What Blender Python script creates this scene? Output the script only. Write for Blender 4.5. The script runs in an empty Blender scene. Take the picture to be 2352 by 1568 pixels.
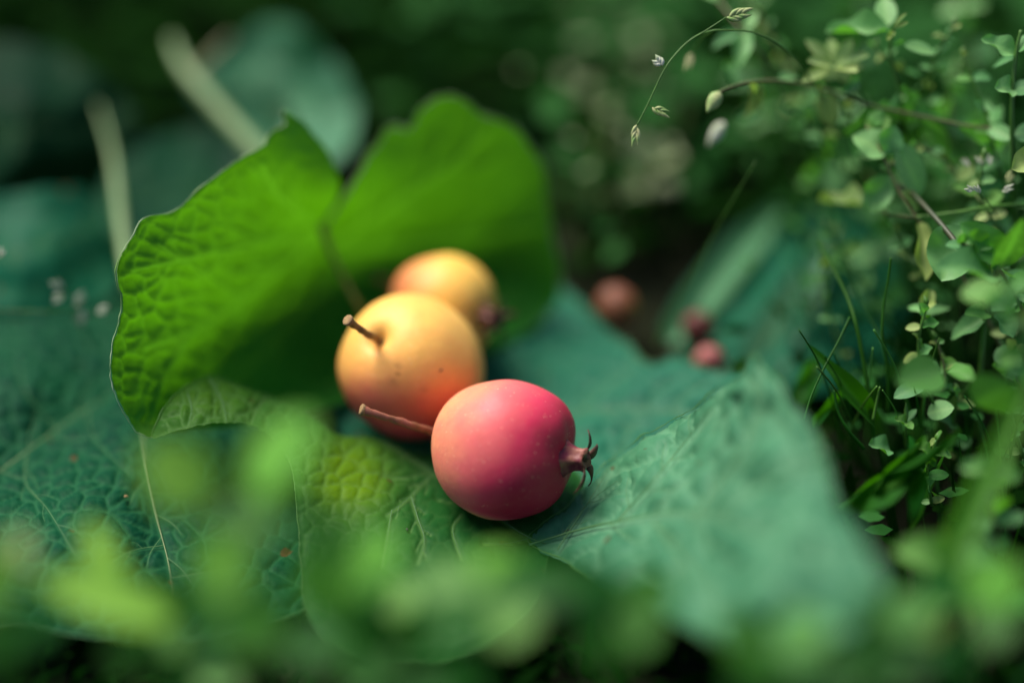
import bpy, math, random
import numpy as np
from mathutils import Vector, Matrix, noise as mnoise
from mathutils.geometry import delaunay_2d_cdt

random.seed(7); RNG = np.random.default_rng(11)
SC = bpy.context.scene
U = 0.01                                   # the builders below think in centimetres; one scene unit is a metre

# ------------------------------------------------------------------ camera
PITCH = math.radians(35.0)
LENS, SENSOR = 50.0, 36.0
FOV = SENSOR / LENS
RIGHT = np.array([1.0, 0, 0]); FWD = np.array([0, math.cos(PITCH), -math.sin(PITCH)]); UP = np.array([0, math.sin(PITCH), math.cos(PITCH)])
CAM = np.array([0.0, -28.45, 23.36])       # cm; the front fruit's centre is near (0, 0, 2.4)
cd = bpy.data.cameras.new('camera'); cam = bpy.data.objects.new('camera', cd); SC.collection.objects.link(cam)
cam.location = CAM * U; cam.rotation_euler = (math.pi / 2 - PITCH, 0, 0)
cd.lens, cd.sensor_width, cd.clip_start, cd.clip_end = LENS, SENSOR, 0.005, 500
cd.dof.use_dof = True; cd.dof.focus_distance = 32.7 * U; cd.dof.aperture_fstop = 1.7; cd.dof.aperture_blades = 0
SC.camera = cam

# ------------------------------------------------------------------ sky, sun, exposure
SUN_TO = Vector((-0.40, 0.34, 0.85)).normalized()          # from the fruit towards the sun: behind and to the left
W = bpy.data.worlds.new('World'); SC.world = W; W.use_nodes = True
wn = W.node_tree.nodes; wl = W.node_tree.links
sky = wn.new('ShaderNodeTexSky'); sky.sky_type = 'NISHITA'; sky.sun_disc = False
sky.sun_elevation = math.asin(SUN_TO.z); sky.sun_rotation = math.atan2(SUN_TO.x, SUN_TO.y)
sky.air_density = 1.0; sky.dust_density = 1.0; sky.ozone_density = 1.0
wl.new(sky.outputs[0], wn['Background'].inputs[0]); wn['Background'].inputs[1].default_value = 0.06
sd = bpy.data.lights.new('sun', 'SUN'); so = bpy.data.objects.new('sun', sd); SC.collection.objects.link(so)
sd.energy = 3.3; sd.angle = math.radians(38); sd.color = (1.0, 0.93, 0.82)
so.rotation_euler = SUN_TO.to_track_quat('Z', 'Y').to_euler()
SC.view_settings.view_transform = 'Standard'; SC.view_settings.look = 'None'
SC.view_settings.exposure = 1.1; SC.view_settings.gamma = 1.0
SC.render.engine = 'CYCLES'; SC.cycles.use_denoising = True
SC.cycles.max_bounces = 8; SC.cycles.transmission_bounces = 6; SC.cycles.diffuse_bounces = 4; SC.cycles.glossy_bounces = 3

# ------------------------------------------------------------------ geometry helpers
def P(x, y, d):
    """point seen in direction (x, y) of the 2352x1568 photograph at distance d cm"""
    k = FOV * d / 2352.0
    return CAM + FWD * d + RIGHT * ((x - 1176) * k) + UP * ((784 - y) * k)
def depth_z(x, y, z):
    t = (784 - y) / 2352.0 * FOV
    return (z - CAM[2]) / (FWD[2] + t * UP[2])
def G(x, y, z=0.0):
    return P(x, y, depth_z(x, y, z))
def px(d): return FOV * d / 2352.0         # cm per photo pixel at that distance

def catmull(pts, n=8, closed=False):
    pts = np.asarray(pts, float); out = []; N = len(pts)
    for i in range(N if closed else N - 1):
        if closed: a, b, c, d = (pts[(i + k) % N] for k in (-1, 0, 1, 2))
        else: a, b, c, d = pts[max(i - 1, 0)], pts[i], pts[i + 1], pts[min(i + 2, N - 1)]
        for k in range(n):
            t = k / n
            out.append(0.5 * ((2 * b) + (c - a) * t + (2 * a - 5 * b + 4 * c - d) * t * t + (3 * b - a - 3 * c + d) * t ** 3))
    if not closed: out.append(pts[-1])
    return np.array(out)

def new_mesh(name, verts, faces, mat, smooth=True, attrs=None):
    me = bpy.data.meshes.new(name)
    me.from_pydata([tuple(v) for v in (np.asarray(verts) * U)], [], [tuple(int(i) for i in f) for f in faces])
    if smooth: me.polygons.foreach_set('use_smooth', [True] * len(me.polygons))
    for k, v in (attrs or {}).items():
        a = me.attributes.new(k, 'FLOAT', 'POINT'); a.data.foreach_set('value', np.asarray(v, np.float32))
    if mat: me.materials.append(mat)
    me.update(); return me

def tag(o, label=None, cat=None, group=None, kind=None):
    for k, v in (('label', label), ('category', cat), ('group', group), ('kind', kind)):
        if v: o[k] = v
    return o

class Thing:
    def __init__(s, name, label, cat, at=(0, 0, 0), group=None):
        s.o = bpy.data.objects.new(name, None); SC.collection.objects.link(s.o)
        s.o.empty_display_size = 0.01
        s.at = np.asarray(at, float); s.o.location = s.at * U; tag(s.o, label, cat, group)
    def part(s, name, verts, faces, mat, parent=None, smooth=True, attrs=None, label=None):
        me = new_mesh(name, np.asarray(verts) - s.at, faces, mat, smooth, attrs)
        o = bpy.data.objects.new(name, me); SC.collection.objects.link(o); o.parent = parent or s.o
        if label: o['label'] = label
        return o
    def place(s, name, me, M, parent=None):
        """a shared mesh placed with matrix M (world, cm)"""
        o = bpy.data.objects.new(name, me); SC.collection.objects.link(o); o.parent = parent or s.o
        M = M.copy(); M.translation = (Vector(M.translation) - Vector(s.at)) * U
        o.matrix_basis = M; return o
    def tube(s, name, pts, radii, mat, parent=None, n=8, seg=6):
        v, f = tube(pts, radii, n, seg); return s.part(name, v, f, mat, parent)

def tube(pts, radii, n=8, seg=6, smooth_path=True):
    pts = np.asarray(pts, float)
    radii = np.full(len(pts), radii, float) if np.isscalar(radii) else np.asarray(radii, float)
    if smooth_path and len(pts) > 2:
        c = catmull(np.column_stack([pts, radii]), seg); pts, radii = c[:, :3], np.maximum(c[:, 3], 1e-3)
    V, F = [], []; prev = None
    for i, p in enumerate(pts):
        t = pts[min(i + 1, len(pts) - 1)] - pts[max(i - 1, 0)]; t = t / (np.linalg.norm(t) + 1e-12)
        if prev is None:
            a = np.cross(t, [0, 0, 1.0] if abs(t[2]) < 0.9 else [1.0, 0, 0])
        else: a = prev - t * np.dot(prev, t)
        a = a / np.linalg.norm(a); b = np.cross(t, a); prev = a
        for k in range(n):
            an = 2 * math.pi * k / n; V.append(p + radii[i] * (a * math.cos(an) + b * math.sin(an)))
    m = len(pts)
    for i in range(m - 1):
        for k in range(n):
            F.append((i * n + k, i * n + (k + 1) % n, (i + 1) * n + (k + 1) % n, (i + 1) * n + k))
    F.append(tuple(range(n))[::-1]); F.append(tuple((m - 1) * n + k for k in range(n)))
    return np.array(V), F

def tps(xy, val, lam=1e-4):
    xy = np.asarray(xy, float) / 500.0; val = np.asarray(val, float); n = len(xy)
    def ker(r2): return r2 * np.log(r2 + 1e-9) * 0.5
    K = ker(((xy[:, None] - xy[None]) ** 2).sum(-1)) + lam * np.eye(n)
    Pm = np.column_stack([np.ones(n), xy]); A = np.zeros((n + 3, n + 3))
    A[:n, :n] = K; A[:n, n:] = Pm; A[n:, :n] = Pm.T
    w = np.linalg.solve(A, np.concatenate([val, np.zeros(3)]))
    def f(q):
        q = np.atleast_2d(np.asarray(q, float)) / 500.0
        return ker(((q[:, None] - xy[None]) ** 2).sum(-1)) @ w[:n] + np.column_stack([np.ones(len(q)), q]) @ w[n:]
    return f

def vor(uv, cell, seed=0):
    """distance to the nearest cell border of a jittered grid (worley F2-F1), in the unit of uv"""
    g = np.floor(uv / cell).astype(int); d = []
    for i in (-1, 0, 1):
        for j in (-1, 0, 1):
            c = g + [i, j]
            h = np.sin(c[:, 0] * 127.1 + c[:, 1] * 311.7 + seed * 17.3) * 43758.5453
            h2 = np.sin(c[:, 0] * 269.5 + c[:, 1] * 183.3 + seed * 7.7) * 24634.6345
            p = (c + 0.5 + 0.42 * np.column_stack([2 * (h - np.floor(h)) - 1, 2 * (h2 - np.floor(h2)) - 1])) * cell
            d.append(np.linalg.norm(uv - p, axis=1))
    d = np.sort(np.array(d), axis=0); return (d[1] - d[0]) * 0.5

def seg_dist(q, line):
    line = np.asarray(line, float); best = np.full(len(q), 1e9)
    for a, b in zip(line[:-1], line[1:]):
        ab = b - a; t = np.clip(((q - a) @ ab) / (ab @ ab + 1e-9), 0, 1)
        best = np.minimum(best, np.linalg.norm(q - (a + t[:, None] * ab), axis=1))
    return best

def wob(p, s, seed=0.0):
    return np.array([mnoise.noise(Vector((a * s + seed, b * s - seed, seed * 0.37))) for a, b in p])

# ------------------------------------------------------------------ materials
def nt(name):
    m = bpy.data.materials.new(name); m.use_nodes = True; t = m.node_tree
    return m, t, t.nodes, t.links, t.nodes['Principled BSDF']
def mixc(N, L, fac, a, b):
    x = N.new('ShaderNodeMix'); x.data_type = 'RGBA'
    for i, v in ((0, fac), (6, a), (7, b)):
        if hasattr(v, 'is_linked'): L.new(v, x.inputs[i])
        else: x.inputs[i].default_value = v if i == 0 else (*v, 1)
    return x.outputs[2]
def noise_tex(N, L, scale, detail=4, coord='Object', rough=0.55):
    c = N.new('ShaderNodeTexCoord'); n = N.new('ShaderNodeTexNoise'); L.new(c.outputs[coord], n.inputs['Vector'])
    n.inputs['Scale'].default_value = scale; n.inputs['Detail'].default_value = detail; n.inputs['Roughness'].default_value = rough
    return n.outputs['Fac']
def ramp(N, L, src, a, b):
    r = N.new('ShaderNodeMapRange'); r.inputs[1].default_value = a; r.inputs[2].default_value = b; L.new(src, r.inputs[0]); return r.outputs[0]
def attr(N, name):
    a = N.new('ShaderNodeAttribute'); a.attribute_name = name; return a.outputs['Fac']

def leaf_mat(name, c1, c2, vein, trans, tfac, rough=0.42, spec=0.5, patch=None, vary=0.0, bump=0.25, coat=0.0):
    m, T, N, L, B = nt(name)
    n1 = ramp(N, L, noise_tex(N, L, 45, 3), 0.35, 0.65)
    col = mixc(N, L, n1, c1, c2); tcol = mixc(N, L, n1, trans, tuple(0.7 * v for v in trans)); tcol = mixc(N, L, attr(N, 'vein'), tcol, tuple(min(1, 1.7 * v + 0.01) for v in trans))
    if patch:
        pa = attr(N, 'patch'); col = mixc(N, L, pa, col, patch); tcol = mixc(N, L, pa, tcol, tuple(min(1, v * 1.7) for v in patch))
    vf = attr(N, 'vein'); col = mixc(N, L, vf, col, vein)
    if not vary:                            # small brown flecks and dull dusty areas, as on any old leaf
        col = mixc(N, L, ramp(N, L, noise_tex(N, L, 210, 2, rough=0.4), 0.735, 0.775), col, (0.085, 0.045, 0.02))
        dm = N.new('ShaderNodeMath'); dm.operation = 'MULTIPLY'; L.new(ramp(N, L, noise_tex(N, L, 26, 5), 0.5, 0.75), dm.inputs[0]); dm.inputs[1].default_value = 0.2
        col = mixc(N, L, dm.outputs[0], col, tuple(0.6 * a + 0.4 * b for a, b in zip(c2, vein)))
    if vary:
        oi = N.new('ShaderNodeObjectInfo'); hs = N.new('ShaderNodeHueSaturation'); L.new(col, hs.inputs['Color'])
        L.new(ramp(N, L, oi.outputs['Random'], -1e-6, 1), hs.inputs['Value'])
        mr = hs.inputs['Value'].links[0].from_node; mr.inputs[3].default_value = 1 - vary; mr.inputs[4].default_value = 1 + vary
        mh = N.new('ShaderNodeMapRange'); L.new(oi.outputs['Random'], mh.inputs[0]); mh.inputs[3].default_value = 0.52; mh.inputs[4].default_value = 0.48
        L.new(mh.outputs[0], hs.inputs['Hue']); col = hs.outputs[0]
    L.new(col, B.inputs['Base Color']); B.inputs['Roughness'].default_value = rough
    B.inputs['Specular IOR Level'].default_value = spec
    if coat: B.inputs['Coat Weight'].default_value = coat; B.inputs['Coat Roughness'].default_value = 0.3
    if bump:
        fine = noise_tex(N, L, 900, 3); bp = N.new('ShaderNodeBump'); bp.inputs['Strength'].default_value = bump; bp.inputs['Distance'].default_value = 0.0004
        L.new(fine, bp.inputs['Height']); L.new(bp.outputs[0], B.inputs['Normal'])
    tr = N.new('ShaderNodeBsdfTranslucent'); L.new(tcol, tr.inputs[0])
    mx = N.new('ShaderNodeMixShader'); mx.inputs[0].default_value = tfac
    L.new(B.outputs[0], mx.inputs[1]); L.new(tr.outputs[0], mx.inputs[2]); L.new(mx.outputs[0], T.nodes['Material Output'].inputs[0])
    return m

def plain(name, c1, c2, rough=0.6, scale=120, spec=0.4, sss=0.0, bump=0.3, lo=0.35, hi=0.65):
    m, T, N, L, B = nt(name)
    n = noise_tex(N, L, scale, 5); L.new(mixc(N, L, ramp(N, L, n, lo, hi), c1, c2), B.inputs['Base Color'])
    B.inputs['Roughness'].default_value = rough; B.inputs['Specular IOR Level'].default_value = spec
    if sss: B.inputs['Subsurface Weight'].default_value = sss; B.inputs['Subsurface Radius'].default_value = (1, .6, .3); B.inputs['Subsurface Scale'].default_value = 0.001
    if bump:
        bp = N.new('ShaderNodeBump'); bp.inputs['Strength'].default_value = bump; bp.inputs['Distance'].default_value = 0.0006
        L.new(n, bp.inputs['Height']); L.new(bp.outputs[0], B.inputs['Normal'])
    return m

def fruit_mat(name, pale, mid, red, deep):
    m, T, N, L, B = nt(name)
    b = attr(N, 'blush')
    r = N.new('ShaderNodeValToRGB'); L.new(b, r.inputs[0]); e = r.color_ramp.elements
    e[0].position = 0.0; e[0].color = (*pale, 1); e[1].position = 1.0; e[1].color = (*deep, 1)
    for p, c in ((0.36, mid), (0.7, red)): x = e.new(p); x.color = (*c, 1)
    col = r.outputs[0]
    c = N.new('ShaderNodeTexCoord'); v = N.new('ShaderNodeTexVoronoi'); L.new(c.outputs['Object'], v.inputs['Vector']); v.inputs['Scale'].default_value = 900
    dots = ramp(N, L, v.outputs['Distance'], 0.22, 0.06)                      # pale lenticels
    nn = N.new('ShaderNodeMath'); nn.operation = 'MULTIPLY'; L.new(dots, nn.inputs[0])
    L.new(ramp(N, L, noise_tex(N, L, 260, 2), 0.44, 0.70), nn.inputs[1])
    k = N.new('ShaderNodeMath'); k.operation = 'MULTIPLY'; L.new(nn.outputs[0], k.inputs[0]); k.inputs[1].default_value = 0.75
    col = mixc(N, L, k.outputs[0], col, (0.95, 0.66, 0.42))
    st = ramp(N, L, noise_tex(N, L, 380, 6, rough=0.7), 0.3, 0.75)                        # fine mottling of the skin
    s2 = N.new('ShaderNodeMath'); s2.operation = 'MULTIPLY'; L.new(st, s2.inputs[0]); s2.inputs[1].default_value = 0.30
    col = mixc(N, L, s2.outputs[0], col, tuple(x * 0.6 for x in mid))
    sp = attr(N, 'speck'); col = mixc(N, L, sp, col, (0.16, 0.05, 0.02))
    L.new(col, B.inputs['Base Color'])
    B.inputs['Roughness'].default_value = 0.5; B.inputs['Specular IOR Level'].default_value = 0.3
    B.inputs['Subsurface Weight'].default_value = 0.28; B.inputs['Subsurface Radius'].default_value = (1.0, 0.42, 0.2); B.inputs['Subsurface Scale'].default_value = 0.0022
    bp = N.new('ShaderNodeBump'); bp.inputs['Strength'].default_value = 0.22; bp.inputs['Distance'].default_value = 0.0004
    L.new(noise_tex(N, L, 700, 4), bp.inputs['Height']); L.new(bp.outputs[0], B.inputs['Normal'])
    return m

M_UPRIGHT = leaf_mat('upright leaf', (0.035, 0.22, 0.028), (0.026, 0.17, 0.022), (0.09, 0.28, 0.03), (0.088, 0.315, 0.001), 0.46, rough=0.55, spec=0.06)
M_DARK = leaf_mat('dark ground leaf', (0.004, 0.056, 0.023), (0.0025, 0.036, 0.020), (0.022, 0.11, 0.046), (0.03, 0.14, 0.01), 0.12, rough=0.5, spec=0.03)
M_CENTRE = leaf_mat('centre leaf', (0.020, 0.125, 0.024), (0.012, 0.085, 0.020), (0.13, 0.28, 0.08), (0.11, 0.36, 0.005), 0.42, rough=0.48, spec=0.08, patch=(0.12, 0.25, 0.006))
M_PALE = leaf_mat('pale sheen leaf', (0.055, 0.195, 0.100), (0.032, 0.140, 0.070), (0.13, 0.30, 0.17), (0.06, 0.28, 0.03), 0.18, rough=0.5, spec=0.12)
M_TEAL = leaf_mat('teal leaf', (0.006, 0.10, 0.052), (0.004, 0.07, 0.038), (0.03, 0.14, 0.06), (0.04, 0.20, 0.015), 0.2, rough=0.48, spec=0.06)
M_TEALB = leaf_mat('bright teal leaf', (0.022, 0.150, 0.085), (0.014, 0.110, 0.066), (0.06, 0.21, 0.12), (0.04, 0.22, 0.02), 0.18, rough=0.45, spec=0.07)
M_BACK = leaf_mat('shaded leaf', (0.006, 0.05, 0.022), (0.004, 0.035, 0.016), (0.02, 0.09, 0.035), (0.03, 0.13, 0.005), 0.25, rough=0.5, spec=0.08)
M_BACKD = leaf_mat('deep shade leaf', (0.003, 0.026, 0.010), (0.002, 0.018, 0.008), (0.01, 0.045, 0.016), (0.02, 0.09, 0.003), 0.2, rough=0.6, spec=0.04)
M_WEED = leaf_mat('weed leaf', (0.16, 0.39, 0.14), (0.12, 0.32, 0.105), (0.2, 0.42, 0.15), (0.10, 0.36, 0.015), 0.4, rough=0.5, spec=0.3, vary=0.3)
M_WEEDY = leaf_mat('yellow weed leaf', (0.30, 0.42, 0.13), (0.22, 0.34, 0.09), (0.24, 0.33, 0.11), (0.22, 0.38, 0.04), 0.4, rough=0.5, spec=0.25, vary=0.22)
M_FORE = leaf_mat('foreground leaf', (0.17, 0.42, 0.06), (0.12, 0.34, 0.035), (0.18, 0.42, 0.07), (0.16, 0.46, 0.005), 0.3, rough=0.55, spec=0.12, vary=0.12)
M_MID = leaf_mat('mid weed leaf', (0.12, 0.32, 0.07), (0.09, 0.26, 0.055), (0.12, 0.27, 0.08), (0.11, 0.38, 0.01), 0.35, rough=0.52, spec=0.2, vary=0.22)
M_BLADE = leaf_mat('grass blade', (0.014, 0.10, 0.008), (0.01, 0.075, 0.006), (0.03, 0.13, 0.02), (0.06, 0.30, 0.002), 0.35, rough=0.5, spec=0.2, vary=0.3)
M_BLADEP = leaf_mat('pale grass blade', (0.055, 0.175, 0.085), (0.038, 0.135, 0.065), (0.07, 0.20, 0.10), (0.07, 0.24, 0.06), 0.15, rough=0.48, spec=0.35, vary=0.2)
M_OLIVEP = leaf_mat('washed out leaf', (0.30, 0.36, 0.20), (0.24, 0.30, 0.15), (0.34, 0.40, 0.24), (0.25, 0.34, 0.12), 0.25, rough=0.5, spec=0.08)
M_STAR = leaf_mat('pale sepal', (0.34, 0.46, 0.16), (0.26, 0.38, 0.11), (0.42, 0.52, 0.24), (0.28, 0.44, 0.08), 0.3, rough=0.5, spec=0.2, vary=0.15)
M_STEM = plain('weed stem', (0.055, 0.16, 0.015), (0.04, 0.11, 0.012), 0.5, 300)
M_STEMB = plain('brown weed stem', (0.12, 0.11, 0.045), (0.08, 0.10, 0.03), 0.55, 300)
M_STEMD = plain('dark weed stem', (0.045, 0.05, 0.02), (0.03, 0.05, 0.02), 0.5, 300)
M_PETIOLE = plain('pale petiole', (0.17, 0.27, 0.10), (0.12, 0.21, 0.07), 0.5, 150)
M_PETRED = plain('reddish petiole', (0.16, 0.09, 0.02), (0.12, 0.18, 0.02), 0.5, 80)
M_VEIN = plain('leaf vein', (0.08, 0.19, 0.06), (0.05, 0.14, 0.045), 0.5, 200)
M_VEINP = plain('pale leaf vein', (0.22, 0.30, 0.13), (0.13, 0.18, 0.07), 0.5, 160)
M_VEINY = leaf_mat('green vein', (0.10, 0.25, 0.02), (0.08, 0.20, 0.02), (0.1, 0.25, 0.02), (0.26, 0.55, 0.02), 0.6, rough=0.5, spec=0.2, bump=0)
M_RIM = plain('leaf margin', (0.10, 0.23, 0.05), (0.06, 0.17, 0.03), 0.45, 150)
M_RIMP = plain('pale leaf margin', (0.42, 0.52, 0.34), (0.16, 0.32, 0.06), 0.45, 90)  # leaf edge coloured pale to stand for the sky light it catches
M_SPIKE = plain('spikelet', (0.42, 0.42, 0.20), (0.14, 0.28, 0.06), 0.6, 420)
M_SPIKEW = plain('whitish spikelet', (0.60, 0.58, 0.50), (0.26, 0.34, 0.18), 0.6, 420)
M_STALK = plain('fruit stalk', (0.26, 0.12, 0.045), (0.15, 0.10, 0.025), 0.6, 420, bump=0.6)
M_STALKR = plain('pink fruit stalk', (0.36, 0.12, 0.085), (0.20, 0.09, 0.04), 0.55, 300, bump=0.5)
M_CUT = plain('stalk end', (0.42, 0.27, 0.12), (0.15, 0.08, 0.035), 0.8, 500, bump=0.8)
M_CALYX = plain('calyx tube', (0.15, 0.014, 0.036), (0.34, 0.13, 0.085), 0.5, 360, bump=0.5, lo=0.42, hi=0.72)
M_CALYXD = plain('dark calyx tube', (0.10, 0.012, 0.03), (0.22, 0.09, 0.06), 0.55, 330, bump=0.5)
M_SEPAL = plain('dry sepal', (0.10, 0.03, 0.016), (0.035, 0.016, 0.01), 0.65, 500, bump=0.6)
M_SOIL = plain('soil', (0.007, 0.009, 0.003), (0.003, 0.005, 0.0015), 0.95, 60, spec=0.1, bump=1.0)
M_APPLE1 = fruit_mat('rose fruit skin', (0.82, 0.38, 0.15), (0.74, 0.14, 0.14), (0.62, 0.030, 0.09), (0.42, 0.008, 0.05))
M_APPLE2 = fruit_mat('yellow fruit skin', (0.93, 0.53, 0.12), (0.89, 0.37, 0.105), (0.74, 0.14, 0.09), (0.52, 0.035, 0.07))
M_APPLE3 = fruit_mat('orange fruit skin', (0.88, 0.54, 0.10), (0.82, 0.36, 0.10), (0.66, 0.17, 0.09), (0.30, 0.03, 0.06))
M_APPLE4 = fruit_mat('brown fruit skin', (0.24, 0.13, 0.02), (0.20, 0.07, 0.03), (0.13, 0.03, 0.02), (0.06, 0.012, 0.02))
M_APPLE5 = fruit_mat('dusky fruit skin', (0.36, 0.16, 0.11), (0.34, 0.11, 0.10), (0.26, 0.06, 0.07), (0.10, 0.02, 0.03))

# ------------------------------------------------------------------ the ground
def ground():
    xs = np.concatenate([np.linspace(-1500, -60, 8), np.linspace(-50, 50, 61), np.linspace(60, 1500, 8)])
    ys = np.concatenate([np.linspace(-1500, -60, 8), np.linspace(-50, 70, 73), np.linspace(80, 1500, 8)])
    V = [(x, y, 0.5 * mnoise.noise(Vector((x * .13, y * .13, 0))) + 0.25 * mnoise.noise(Vector((x * .5, y * .5, 3))) - 0.45) for y in ys for x in xs]
    n = len(xs); F = [(j * n + i, j * n + i + 1, (j + 1) * n + i + 1, (j + 1) * n + i) for j in range(len(ys) - 1) for i in range(n - 1)]
    o = bpy.data.objects.new('ground', new_mesh('ground', V, F, M_SOIL)); SC.collection.objects.link(o); o['kind'] = 'structure'
ground()

# ------------------------------------------------------------------ large leaves
def big_leaf(name, label, outline, ctrl, mat, step=7, veins=(), cell=0.5, amp=0.05, uv='xy', group=None, rim=None, rimr=0.022,
             teeth=0.0, patch=None, seed=0, vein_mat=None, cat='leaf', wave=0.0, cellv=0.5, near=None):
    """ctrl: (x, y, 'z', height) or (x, y, 'd', distance); the blade is the smooth sheet through those points"""
    cp = [(c[0], c[1]) for c in ctrl]; cv = [depth_z(c[0], c[1], c[3]) if c[2] == 'z' else c[3] for c in ctrl]
    f = tps(cp, cv); rb = random.Random(seed * 7 + 1); veins = list(veins)
    for ln, wpx in list(veins):             # finer side veins leaving the main ones
        if wpx < 4: continue
        c = catmull(ln, 6); seg = np.linalg.norm(c[-1] - c[0])
        for i_, fr in enumerate(np.arange(0.22, 0.92, 0.14)):
            k_ = int(fr * (len(c) - 1)); t_ = c[min(k_ + 1, len(c) - 1)] - c[max(k_ - 1, 0)]; t_ = t_ / np.linalg.norm(t_); sg = 1 if i_ % 2 else -1
            a_ = sg * rb.uniform(0.6, 1.0); t1 = np.array([t_[0] * math.cos(a_) - t_[1] * math.sin(a_), t_[0] * math.sin(a_) + t_[1] * math.cos(a_)]); ll = rb.uniform(0.14, 0.28) * seg
            t2 = 0.6 * t1 + 0.4 * t_
            veins.append(([c[k_], c[k_] + t1 * ll * .5, c[k_] + t1 * ll * .5 + t2 * ll * .5], max(1.6, wpx * 0.42)))
    ol = catmull(outline, 10, True)
    cum = np.concatenate([[0], np.cumsum(np.linalg.norm(np.diff(np.vstack([ol, ol[:1]]), axis=0), axis=1))])
    L = cum[-1]; q = np.linspace(0, L, int(L / step), endpoint=False)
    cl = np.vstack([ol, ol[:1]]); ol = np.column_stack([np.interp(q, cum, cl[:, 0]), np.interp(q, cum, cl[:, 1])])
    if teeth:
        tg = np.roll(ol, -1, 0) - np.roll(ol, 1, 0); nr = np.column_stack([tg[:, 1], -tg[:, 0]]); nr /= np.linalg.norm(nr, axis=1)[:, None] + 1e-9
        ol = ol + nr * (teeth * (wob(ol, 0.02, seed) + 0.6 * wob(ol, 0.055, seed + 3)))[:, None]
    lo, hi = ol.min(0), ol.max(0)
    gx, gy = np.meshgrid(np.arange(lo[0], hi[0], step), np.arange(lo[1], hi[1], step)); gx = gx + (np.arange(gx.shape[0]) % 2)[:, None] * step * 0.5
    g = np.column_stack([gx.ravel(), gy.ravel()]); x, y = g[:, 0], g[:, 1]
    ins = np.zeros(len(g), bool); j = len(ol) - 1
    for i in range(len(ol)):
        a, b = ol[i], ol[j]
        c = ((a[1] > y) != (b[1] > y)) & (x < (b[0] - a[0]) * (y - a[1]) / (b[1] - a[1] + 1e-12) + a[0]); ins ^= c; j = i
    g = g[ins]; dmin = np.full(len(g), 1e9)
    for k in range(0, len(ol)): dmin = np.minimum(dmin, ((g - ol[k]) ** 2).sum(1))
    g = g[dmin > (0.6 * step) ** 2]
    pts = np.vstack([ol, g]); n = len(ol)
    r = delaunay_2d_cdt([Vector(p) for p in pts], [(i, (i + 1) % n) for i in range(n)], [list(range(n))], 1, 1e-5)
    q2 = np.array([(v.x, v.y) for v in r[0]]); tri = [t for t in r[2]]
    d = f(q2)
    if wave: d = d + wave * wob(q2, 0.011, seed + 9)
    pos = np.array([P(a, b, c) for (a, b), c in zip(q2, d)])
    nrm = np.zeros_like(pos); t = np.array(tri); fn = np.cross(pos[t[:, 1]] - pos[t[:, 0]], pos[t[:, 2]] - pos[t[:, 0]])
    for k in range(3): np.add.at(nrm, t[:, k], fn)
    nrm /= np.linalg.norm(nrm, axis=1)[:, None] + 1e-12
    toc = CAM - pos; s = np.sign((nrm * toc).sum(1)); nrm *= s[:, None]
    u = pos[:, [0, 1]] if uv == 'xy' else q2 * np.array([0.0101, 0.0101 * (1.3 if uv == 'lie' else 1.0)])
    wu = u + 0.13 * cell * np.column_stack([wob(u, 1.1 / cell, seed), wob(u, 1.1 / cell, seed + 5)])
    e1 = vor(wu, cell, seed) / cell; e2 = vor(wu, cell * 0.45, seed + 2) / cell
    v1 = np.exp(-(e1 / 0.06) ** 2); v2 = np.exp(-(e2 / 0.035) ** 2)
    h = (1 - np.exp(-e1 / 0.13)) * 0.85 + (1 - np.exp(-e2 / 0.06)) * 0.16
    vein = np.maximum(v1, 0.35 * v2)
    if near:                                # puckering strongest towards one side of the blade
        k_ = 0.25 + 0.75 * np.exp(-(((q2 - np.array(near[:2])) ** 2).sum(1)) / near[2] ** 2) + 0.25 * wob(q2, 0.008, seed); k_ = np.clip(k_, 0.15, 1.2); h = 0.5 + (h - 0.5) * k_; vein = vein * k_
    vein = vein * cellv
    for ln, wpx in veins:
        dd = seg_dist(q2, catmull(ln, 6)); vein = np.maximum(vein, 0.9 * np.exp(-(dd / wpx) ** 2)); h *= 1 - 0.95 * np.exp(-(dd / (wpx * 3.0)) ** 2)
    border = np.full(len(q2), 1e9)
    for k in range(0, n, 2): border = np.minimum(border, ((q2 - ol[k]) ** 2).sum(1))
    h *= 1 - 0.75 * np.exp(-border / (14.0 ** 2))
    pos = pos + nrm * (amp * (h - 0.5))[:, None]
    at = {'vein': vein}
    if patch is not None: at['patch'] = patch(q2)
    base = pos[np.argmin(pos[:, 2])]
    th = Thing(name, label, cat, base, group)
    bl = th.part('blade', pos, tri, mat, attrs=at)
    fp = lambda a: np.array([P(x, y, z) for (x, y), z in zip(a, f(a) + (wave * wob(a, 0.011, seed + 9) if wave else 0))])
    for iv, (ln, wpx) in enumerate(veins):
        c = catmull(ln, 14); pp = fp(c); rr = np.linspace(1.0, 0.3, len(c)) * wpx * 0.34 * px(33)
        pp = pp - (pp - CAM) / np.linalg.norm(pp - CAM, axis=1)[:, None] * (-0.0) 
        v, fc = tube(pp, rr, 6, smooth_path=False); th.part('vein', v, fc, (vein_mat if iv < 2 or vein_mat is M_VEINY else None) or M_VEIN, bl)
    if rim:
        rp = fp(ol); rr = rimr * (0.75 + 0.8 * wob(ol, 0.03, seed + 2)); v, fc = tube(np.vstack([rp, rp[:1]]), np.clip(np.append(rr, rr[0]), rimr * .3, None), 5, smooth_path=False); th.part('margin', v, fc[:-2], rim)
    return th, f

LG = 'large lobed leaves on the ground'
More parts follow.
